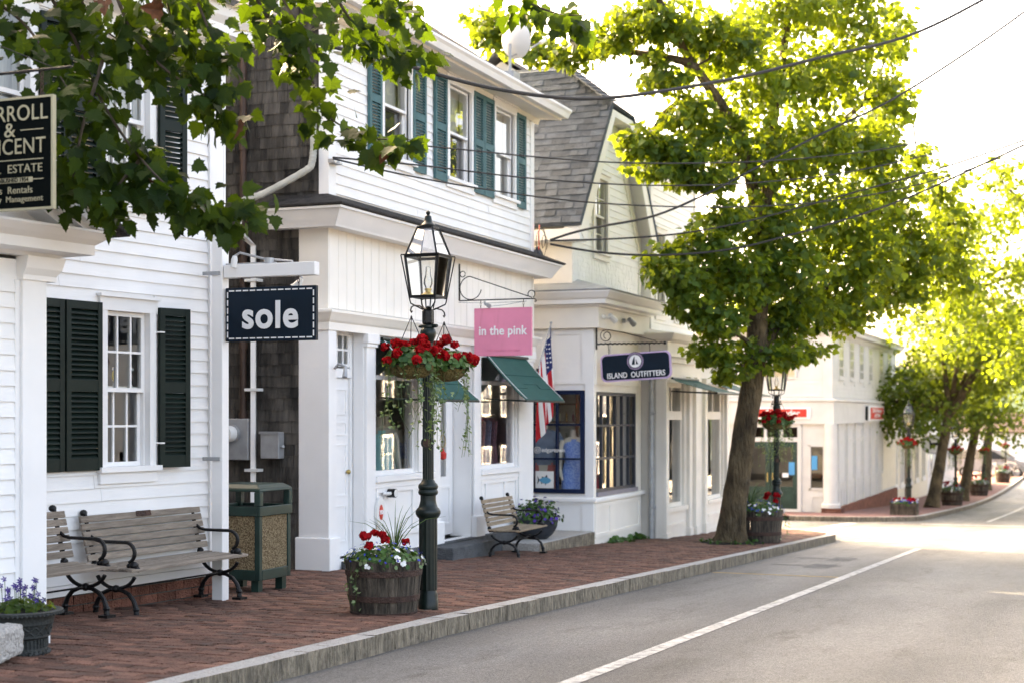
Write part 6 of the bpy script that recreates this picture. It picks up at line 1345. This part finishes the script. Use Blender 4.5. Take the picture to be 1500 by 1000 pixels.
# ---------------------------------------------------------------- trees
hl = [(.19,-.05),(.33,.10),(.52,.15),(.41,.33),(.47,.52),(.27,.57),(.20,.76)]
PL = [(0,.40,0),(0,0,0)] + [(x,y,0) for x,y in hl] + [(0,1,0)] + [(-x,y,0) for x,y in hl[::-1]]
def bend(v, fold=.22, droop=.25): return [(x, y, fold*abs(x) - droop*y*y*.5 - .3*x*x) for x, y, z in v]
PLANE = bend(PL); n_ = len(PLANE); PLANEF = [(0, i, i+1) for i in range(1, n_-1)] + [(0, n_-1, 1)]
SIMPLE = bend([(0,0,0),(.34,.12,0),(.45,.5,0),(.16,.62,0),(0,1,0),(-.16,.62,0),(-.45,.5,0),(-.34,.12,0)]); SIMPLEF = [(0,1,2),(0,2,3),(0,3,4),(0,4,5),(0,5,6),(0,6,7)]
def rot_tip(tip, nrm):
    y = tip/np.linalg.norm(tip, axis=1, keepdims=True); z = nrm - (nrm*y).sum(1, keepdims=True)*y; z /= np.linalg.norm(z, axis=1, keepdims=True); x = np.cross(y, z)
    return np.stack([x, y, z], axis=2)
def tube_path(b, p0, p1, r0, r1, wig=.1, n=6, seg=7):
    p0, p1 = Vector(p0), Vector(p1); L = (p1-p0).length; pts = [p0.lerp(p1, k/n) + (Vector(NR.normal(size=3))*wig*L*math.sin(k/n*math.pi)*.35) for k in range(n+1)]
    b.tube(smooth_path(pts, 3), [r0 + (r1-r0)*k/(3*n) for k in range(3*n+1)], seg); return pts
def tree(name, label, base, stems, blobs, lsize, m, tv=PLANE, tf=PLANEF, group='plane trees along the pavement', twigs=True, flare=1.5):
    """stems: [(points, radii)], blobs: (centre, rx, ry, rz, leaves)"""
    t = thing(name, label, 'tree', base, 0, group); B0 = Vector(base); tk = MB(); nodes = []
    for k, (pts, rs) in enumerate(stems):
        sp_ = smooth_path(pts, 5); n = len(sp_); q = np.interp(np.linspace(0, 1, n), np.linspace(0, 1, len(rs)), rs)
        tb_ = MB() if k else tk
        if k == 0:
            i0 = len(tk.v); tk.tube([p - B0 for p in sp_], list(q), 16)
            for i in range(i0, len(tk.v)):
                v = Vector(tk.v[i]); h_ = max(v.z, 0); c_ = sp_[(i-i0)//16] - B0 if (i-i0)//16 < n else v; d = v - c_; a = math.atan2(d.y, d.x)
                f = 1 + (flare-1)*math.exp(-h_/.16)*(1 + .25*math.sin(a*5)) + .05*math.sin(v.z*5 + a*3) + .03*math.sin(v.z*13+a*2); tk.v[i] = tuple(c_ + d*f)
            tro = tk.build('trunk', bark, t, smooth=True)
        else:
            MB().tube([p - B0 for p in sp_], list(q), 9).build('limb', bark, t, smooth=True)
        nodes += sp_[n//3:] if k == 0 else sp_
    pos = []; tips = []; nr = []; tw = MB()
    for (c_, rx, ry, rz_, n) in blobs:
        c_ = Vector(c_); near = min(nodes, key=lambda p: (p-c_).length)
        if twigs:
            tube_path(tw, near - B0, c_ - B0, .022, .010, .25, 5, 5)
            for k in range(5):
                d = NR.normal(size=3); d /= np.linalg.norm(d); e = c_ + Vector(d*np.array([rx, ry, rz_])*.85); tube_path(tw, c_ - B0, e - B0, .009, .003, .3, 4, 4)
        d = NR.normal(size=(n, 3)); d /= np.linalg.norm(d, axis=1, keepdims=True); k = NR.random(n)**.45
        # gather leaves into sprays so that gaps open between them
        ns = max(4, n//22); sc_ = NR.normal(size=(ns, 3)); sc_ /= np.linalg.norm(sc_, axis=1, keepdims=True); sc_ *= (NR.random(ns)**.4)[:, None]
        p = sc_[NR.integers(0, ns, n)] + NR.normal(size=(n, 3))*.15
        mix = NR.random(n) < .28; p[mix] = (d*k[:, None])[mix]
        pos.append(np.array(c_) - np.array(B0) + p*np.array([rx, ry, rz_])); tips.append(NR.normal(size=(n, 3))*.55 + p*.5 + np.array([0, 0, -.55])); nr.append(NR.normal(size=(n, 3))*.6 + p*.35 + np.array([0, 0, .75]))
    pos = np.concatenate(pos); tips = np.concatenate(tips); nr = np.concatenate(nr); N = len(pos)
    if twigs: tw.build('twigs', twigm, t, fix=False)['kind'] = 'stuff'
    cr = inst('crown', np_mesh('crown', tv, tf, pos, rot_tip(tips, nr), lsize*(.6+.7*NR.random(N)), m, NR.random(N)), t); cr['kind'] = 'stuff'
    return t
def bl_(x, y, Z, rx, ry, n, rd=None):
    k = Z/2200; return (P(x, y, Z), (rd or (rx+ry)/2)*k, rx*k*.95, ry*k, n)
def stem(*q): return [P(x, y, Z) for x, y, Z in q]
b1 = Vector((22.45, 5.32, G(22.45)-.02))
ST1 = [([b1] + stem((1078, 720, 22.7), (1090, 640, 22.6), (1100, 570, 22.5), (1108, 510, 22.4), (1112, 440, 22.4), (1118, 360, 22.4), (1120, 290, 22.4)), [.21, .185, .175, .168, .162, .13, .115, .10]),
  (stem((1108, 520, 22.4), (1128, 490, 22.6), (1160, 455, 22.9), (1220, 420, 23.4), (1290, 385, 23.9)), [.14, .12, .10, .07, .04]),
  (stem((1118, 350, 22.4), (1105, 290, 22.3), (1092, 230, 22.1), (1072, 180, 21.9), (1040, 130, 21.6), (1010, 95, 21.4), (960, 82, 21.5), (870, 72, 22.3), (800, 88, 23)), [.12, .10, .085, .08, .075, .06, .05, .04, .02]),
  (stem((1025, 110, 21.5), (1000, 70, 21.4), (975, 20, 21.2), (950, -30, 21)), [.06, .055, .05, .04]),
  (stem((1120, 300, 22.4), (1125, 240, 22.5), (1135, 160, 22.6), (1150, 60, 22.8), (1160, -40, 23)), [.11, .09, .075, .06, .05]),
  (stem((1122, 290, 22.4), (1160, 240, 22.8), (1220, 190, 23.4), (1290, 130, 24)), [.08, .065, .05, .03]),
  (stem((1092, 225, 22.1), (1050, 160, 21.9), (990, 152, 21.7), (950, 200, 21.5)), [.05, .04, .035, .02]),
  (stem((1112, 430, 22.4), (1080, 400, 22), (1030, 395, 21.6), (985, 400, 21.3)), [.06, .05, .04, .02]),
  (stem((1106, 540, 22.4), (1095, 500, 22), (1050, 480, 21.7)), [.05, .035, .02])]
B1_ = []
for (x, y, rx, ry, n, Z) in [(985,395,55,32,240,21.2),(1030,365,55,35,240,21.5),(1015,440,45,28,170,21.4),(1050,470,45,26,170,21.6),(1040,515,40,18,120,21.8),(1075,545,40,14,70,22),(1080,410,60,45,300,21.8),(1150,395,80,50,420,22.3),(1160,460,70,40,330,22.6),(1120,520,50,25,140,22.2),(1170,515,45,20,120,22.8),(1230,440,70,45,380,23.2),(1250,370,75,50,430,23.2),(1310,420,60,40,330,24),(1330,350,65,50,400,24),(1390,330,45,45,240,24.6),(1385,400,55,40,260,24.8),(1200,310,90,50,480,22.8),(1290,290,70,50,380,23.6),(1120,320,60,40,240,22.2),(1060,320,50,25,150,21.8),(945,210,40,24,210,21.2),(990,225,50,30,260,21.4),(1030,260,50,22,190,21.6),(1010,170,45,30,200,21.4),(960,250,45,14,90,21.2),(1060,200,40,40,180,21.8),(1120,220,70,50,300,22.2),(1190,220,75,50,380,22.7),(1260,210,70,50,380,23.3),(1300,150,45,50,240,23.9),(1110,110,80,60,380,22.2),(1190,120,75,60,380,22.8),(1260,80,65,65,360,23.4),(1310,50,35,45,150,24),(1060,60,70,45,300,21.6),(1000,40,60,40,220,21.3),(940,20,60,35,200,21.1),(1150,10,90,50,360,22.6),(1230,0,80,50,330,23.2),(900,60,55,25,150,21.6),(850,80,45,20,120,22.4),(760,45,45,24,150,23.4),(715,35,38,26,130,23.6),(805,80,40,18,90,23),(720,68,30,14,60,23.6),(970,110,45,30,150,21.3),(1380,275,35,25,90,24.3),(1350,230,28,20,60,24.2)]: B1_.append(bl_(x, y, Z, rx, ry, int(n*3.2), rd=max(50, (rx+ry)/2)))
tree('plane_tree', 'big leaning plane tree with dense crown beside the corner lamp', b1, ST1, B1_, .100, leafT)
# leaning trees farther down
def far_tree(label, base, lean, H_, R_, n, m=leafF, seed=0, col=7, ls=.24, r0=.24):
    base = Vector(base); top = base + Vector(lean); st_ = [([base, base.lerp(top, .5) + Vector((.05, 0, 0)), top], [r0, r0*.8, r0*.65])]
    bl = []
    for k in range(col):
        a = k*2.4 + seed; r_ = R_*math.sqrt((k+.5)/col)*.75; c_ = top + Vector((r_*math.cos(a), r_*math.sin(a), H_*(-.02 + .85*((k*.618+seed) % 1))*(1-.35*r_/R_)))
        st_.append(([top - Vector((0, 0, .2)), top.lerp(c_, .5) + Vector((0, 0, .2)), c_], [r0*.5, r0*.3, .04])); s_ = R_*.55
        bl.append((c_, s_, s_, s_*.7, n//col))
    return tree('leaning_tree', label, base, st_, bl, ls, m, SIMPLE, SIMPLEF, 'leaning trees farther down the pavement', False, 1.35)
far_tree('first leaning far tree, rooted beside the dog sign', (50.6, 5.3, G(50.6)-.02), (1.1, -.45, 3.2), 4.6, 3.0, 9000, seed=.3, col=13, r0=.22, ls=.17)
far_tree('second leaning far tree, rooted right of the far barrel planter', (60.5, 5.2, G(60.5)-.02), (1.0, -.5, 3.3), 4.8, 3.3, 9000, seed=1.4, col=13, r0=.22, ls=.17)
far_tree('slim far tree at the end of the lamp row', (74, 5.3, G(74)-.02), (.3, -.2, 5.0), 4.0, 3.2, 4000, seed=2.1, col=9, ls=.2)
rb_ = Vector((44, -4.9, G(44)))
RT = [(x, y, rx, ry, n) for x, y, rx, ry, n in [(1470,255,45,28,200),(1500,310,50,40,300),(1440,330,45,35,240),(1420,390,40,30,220),(1480,390,50,40,320),(1385,440,45,30,240),(1450,450,55,40,340),(1510,470,50,45,320),(1420,500,45,30,220),(1490,530,50,30,240),(1540,380,50,60,300),(1540,250,40,40,200)]]
tree('overhanging_tree', 'sunlit plane tree reaching over the roadway from the right edge', rb_, [([rb_, rb_ + Vector((.1, .2, 2)), rb_ + Vector((.0, .8, 4)), P(1560, 380, 42)], [.28, .24, .2, .13]), ([P(1560, 400, 42), P(1500, 400, 41), P(1440, 420, 40)], [.1, .07, .03]), ([P(1560, 380, 42), P(1510, 310, 41), P(1470, 270, 40)], [.1, .06, .02])], [bl_(x, y, 40, rx, ry, int(n*1.6), rd=60) for x, y, rx, ry, n in RT], .15, leafT, SIMPLE, SIMPLEF, 'plane trees along the pavement')
far_tree('yellow green tree behind the cream shop', (66, 14, -2), (0, 0, 3.5), 5.5, 4.5, 2600, seed=2.9, col=9, ls=.3)
far_tree('sunlit tree in the distance over the roadway', (80, -5.5, -2.1), (0, .6, 7.0), 4.5, 4.5, 3500, seed=.2, col=9, ls=.3)
far_tree('pale tree standing behind the roofs of the middle shops', (31, 15, -1), (0, 0, 4.2), 4.5, 4, 2200, seed=1.9, col=8, ls=.24)
far_tree('unseen tall tree added behind the white corner building to shade the junction', (44, 16.5, -1.2), (0, 0, 5.0), 6.0, 4.8, 2600, seed=.7, col=10, ls=.3)  # unseen tree, added so its crown shades part of the sunlit road
# near tree: only its outer boughs hang into the picture, leaf by leaf
nb = Vector((4.1, 5.35, G(4.1)-.02)); nt_ = thing('near_tree', 'plane tree bough of large green leaves hanging across the upper left', 'tree', nb, 0, 'plane trees along the pavement')
crown0 = Vector((4.6, 5.2, 4.3)); tb_ = MB(); tb_.tube([Vector((0, 0, 0)), Vector((.1, 0, 1.5)), Vector((.3, -.05, 3)), crown0 - nb], [.28, .22, .2, .17], 14); tb_.build('trunk', bark, nt_, smooth=True)
TW = [([(20,-90),(100,40),(150,150),(200,225),(255,280),(315,305),(365,308)], 150, 26, 8.8), ([(-60,-30),(30,30),(80,100),(105,140)], 70, 28, 8.6), ([(140,-90),(190,40),(240,100),(300,140),(345,180)], 80, 24, 9.0), ([(250,-90),(300,30),(330,105)], 70, 32, 9.1), ([(330,-90),(400,40),(450,100),(475,165),(535,200),(600,205)], 105, 22, 9.3), ([(450,-90),(510,25),(560,65),(600,85)], 85, 26, 9.4), ([(700,-90),(755,-10),(815,20),(858,22)], 44, 20, 9.6), ([(80,-90),(130,20),(190,70)], 90, 34, 8.9), ([(380,-90),(420,10),(470,60)], 80, 32, 9.2), ([(150,90),(120,190),(110,250),(95,280)], 60, 24, 8.7), ([(205,235),(170,280),(180,310)], 34, 20, 8.8), ([(230,-90),(250,30),(260,90)], 70, 34, 9.0), ([(530,-90),(570,-10),(600,10)], 40, 24, 9.5)]
pos = []; tips = []; nr = []
lm = MB()
for q, (pix, n, sp_, Z) in enumerate(TW):
    pts = [P(x, y, Z + .25*math.sin(i*1.3 + q)) for i, (x, y) in enumerate(pix)]; path = smooth_path(pts, 6)
    if q not in (9, 10):
        st_ = [crown0, crown0.lerp(path[0], .5) + Vector((0, 0, .35)), path[0]]; MB().tube([p - nb for p in smooth_path(st_, 5)], [.08 - .066*k/10 for k in range(11)], 8).build('limb', twigm, nt_, smooth=True)
    MB().tube([p - nb for p in path], [.013 - .010*k/(len(path)-1) for k in range(len(path))], 6).build('twig', twigm, nt_, smooth=True)
    k_ = sp_*Z/2200*.95
    for i in range(int(n*1.6)):
        j = int(NR.random()**.85*(len(path)-1)); p = path[j]
        d = Vector((NR.normal()*k_*.9, NR.normal()*k_*.9, NR.normal()*k_*.62 - .03)); pos.append(np.array(p + d - nb)); tips.append(np.array(d)*5 + np.array([.1, -.15, -.75]) + NR.normal(size=3)*.5); nr.append(np.array([-.75, -.35, .55]) + NR.normal(size=3)*.65)
pos = np.array(pos); R3 = rot_tip(np.array(tips), np.array(nr)); N = len(pos); sz = .070 + .062*NR.random(N)
def pix(p):
    Z = p[0]*cA + p[1]*sA; X = p[0]*sA - p[1]*cA; return 750 + 2200*X/Z, 607 - 2200*(p[2]-1.5)/Z, Z
inv = []
for i in range(N):
    x, y, Z = pix(pos[i] + np.array(nb)); inv.append((-sz[i]/Z if (-10 < x < 1510 and -15 < y < 1000) else 1, i))
inv.sort(); big = [i for _, i in inv[:300]]; rest = [i for _, i in inv[300:]]
hl2 = [(.10,-.03),(.20,-.06),(.24,.02),(.36,.04),(.38,.11),(.54,.13),(.46,.24),(.40,.33),(.45,.37),(.43,.45),(.52,.55),(.36,.55),(.27,.57),(.27,.66),(.19,.69),(.17,.80),(.08,.88)]
PL2 = [(0,.38,0),(0,0,0)] + [(x,y,0) for x,y in hl2] + [(0,1.02,0)] + [(-x,y,0) for x,y in hl2[::-1]]; n2 = len(PL2); PL2F = [(0, i, i+1) for i in range(1, n2-1)] + [(0, n2-1, 1)]
LM = []
for k in range(5):
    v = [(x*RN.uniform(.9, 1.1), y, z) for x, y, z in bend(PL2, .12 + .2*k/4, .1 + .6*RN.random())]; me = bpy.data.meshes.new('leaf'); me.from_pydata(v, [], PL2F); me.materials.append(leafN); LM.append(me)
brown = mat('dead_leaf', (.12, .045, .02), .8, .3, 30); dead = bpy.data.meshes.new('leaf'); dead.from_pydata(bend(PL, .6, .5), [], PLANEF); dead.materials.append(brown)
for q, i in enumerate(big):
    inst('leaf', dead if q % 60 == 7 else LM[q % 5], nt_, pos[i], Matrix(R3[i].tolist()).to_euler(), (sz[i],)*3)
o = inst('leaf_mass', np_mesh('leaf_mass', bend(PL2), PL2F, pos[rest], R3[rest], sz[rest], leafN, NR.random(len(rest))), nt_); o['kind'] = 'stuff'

# soil pit and weeds round the big trunk
pit = tag(MB().lathe([(.62, G(22.4)-.05), (.60, G(22.4)+.012), (.35, G(22.4)+.03), (.05, G(22.4)+.03)], 18, (22.5, 5.32, 0), 1, .8, flute=lambda j, z: 1 + RN.uniform(-.08, .08)).build('tree_pit', soil), kind='structure')
nw = 160; a = NR.random(nw)*6.283; r_ = .3 + NR.random(nw)*.3
wd2 = tag(inst('weed_patch', np_mesh('weeds', LEAF5, LEAF5F, np.stack([22.5 + r_*np.cos(a), 5.32 + .8*r_*np.sin(a), G(22.5) + .01 + NR.random(nw)*.05], 1), rot_mats(NR.normal(size=(nw, 3))*.5 + np.array([0, 0, 1.]), NR.random(nw)*6), np.full(nw, .05), leafG, NR.random(nw))), 'thin weeds in the soil round the big plane tree trunk', 'weeds')
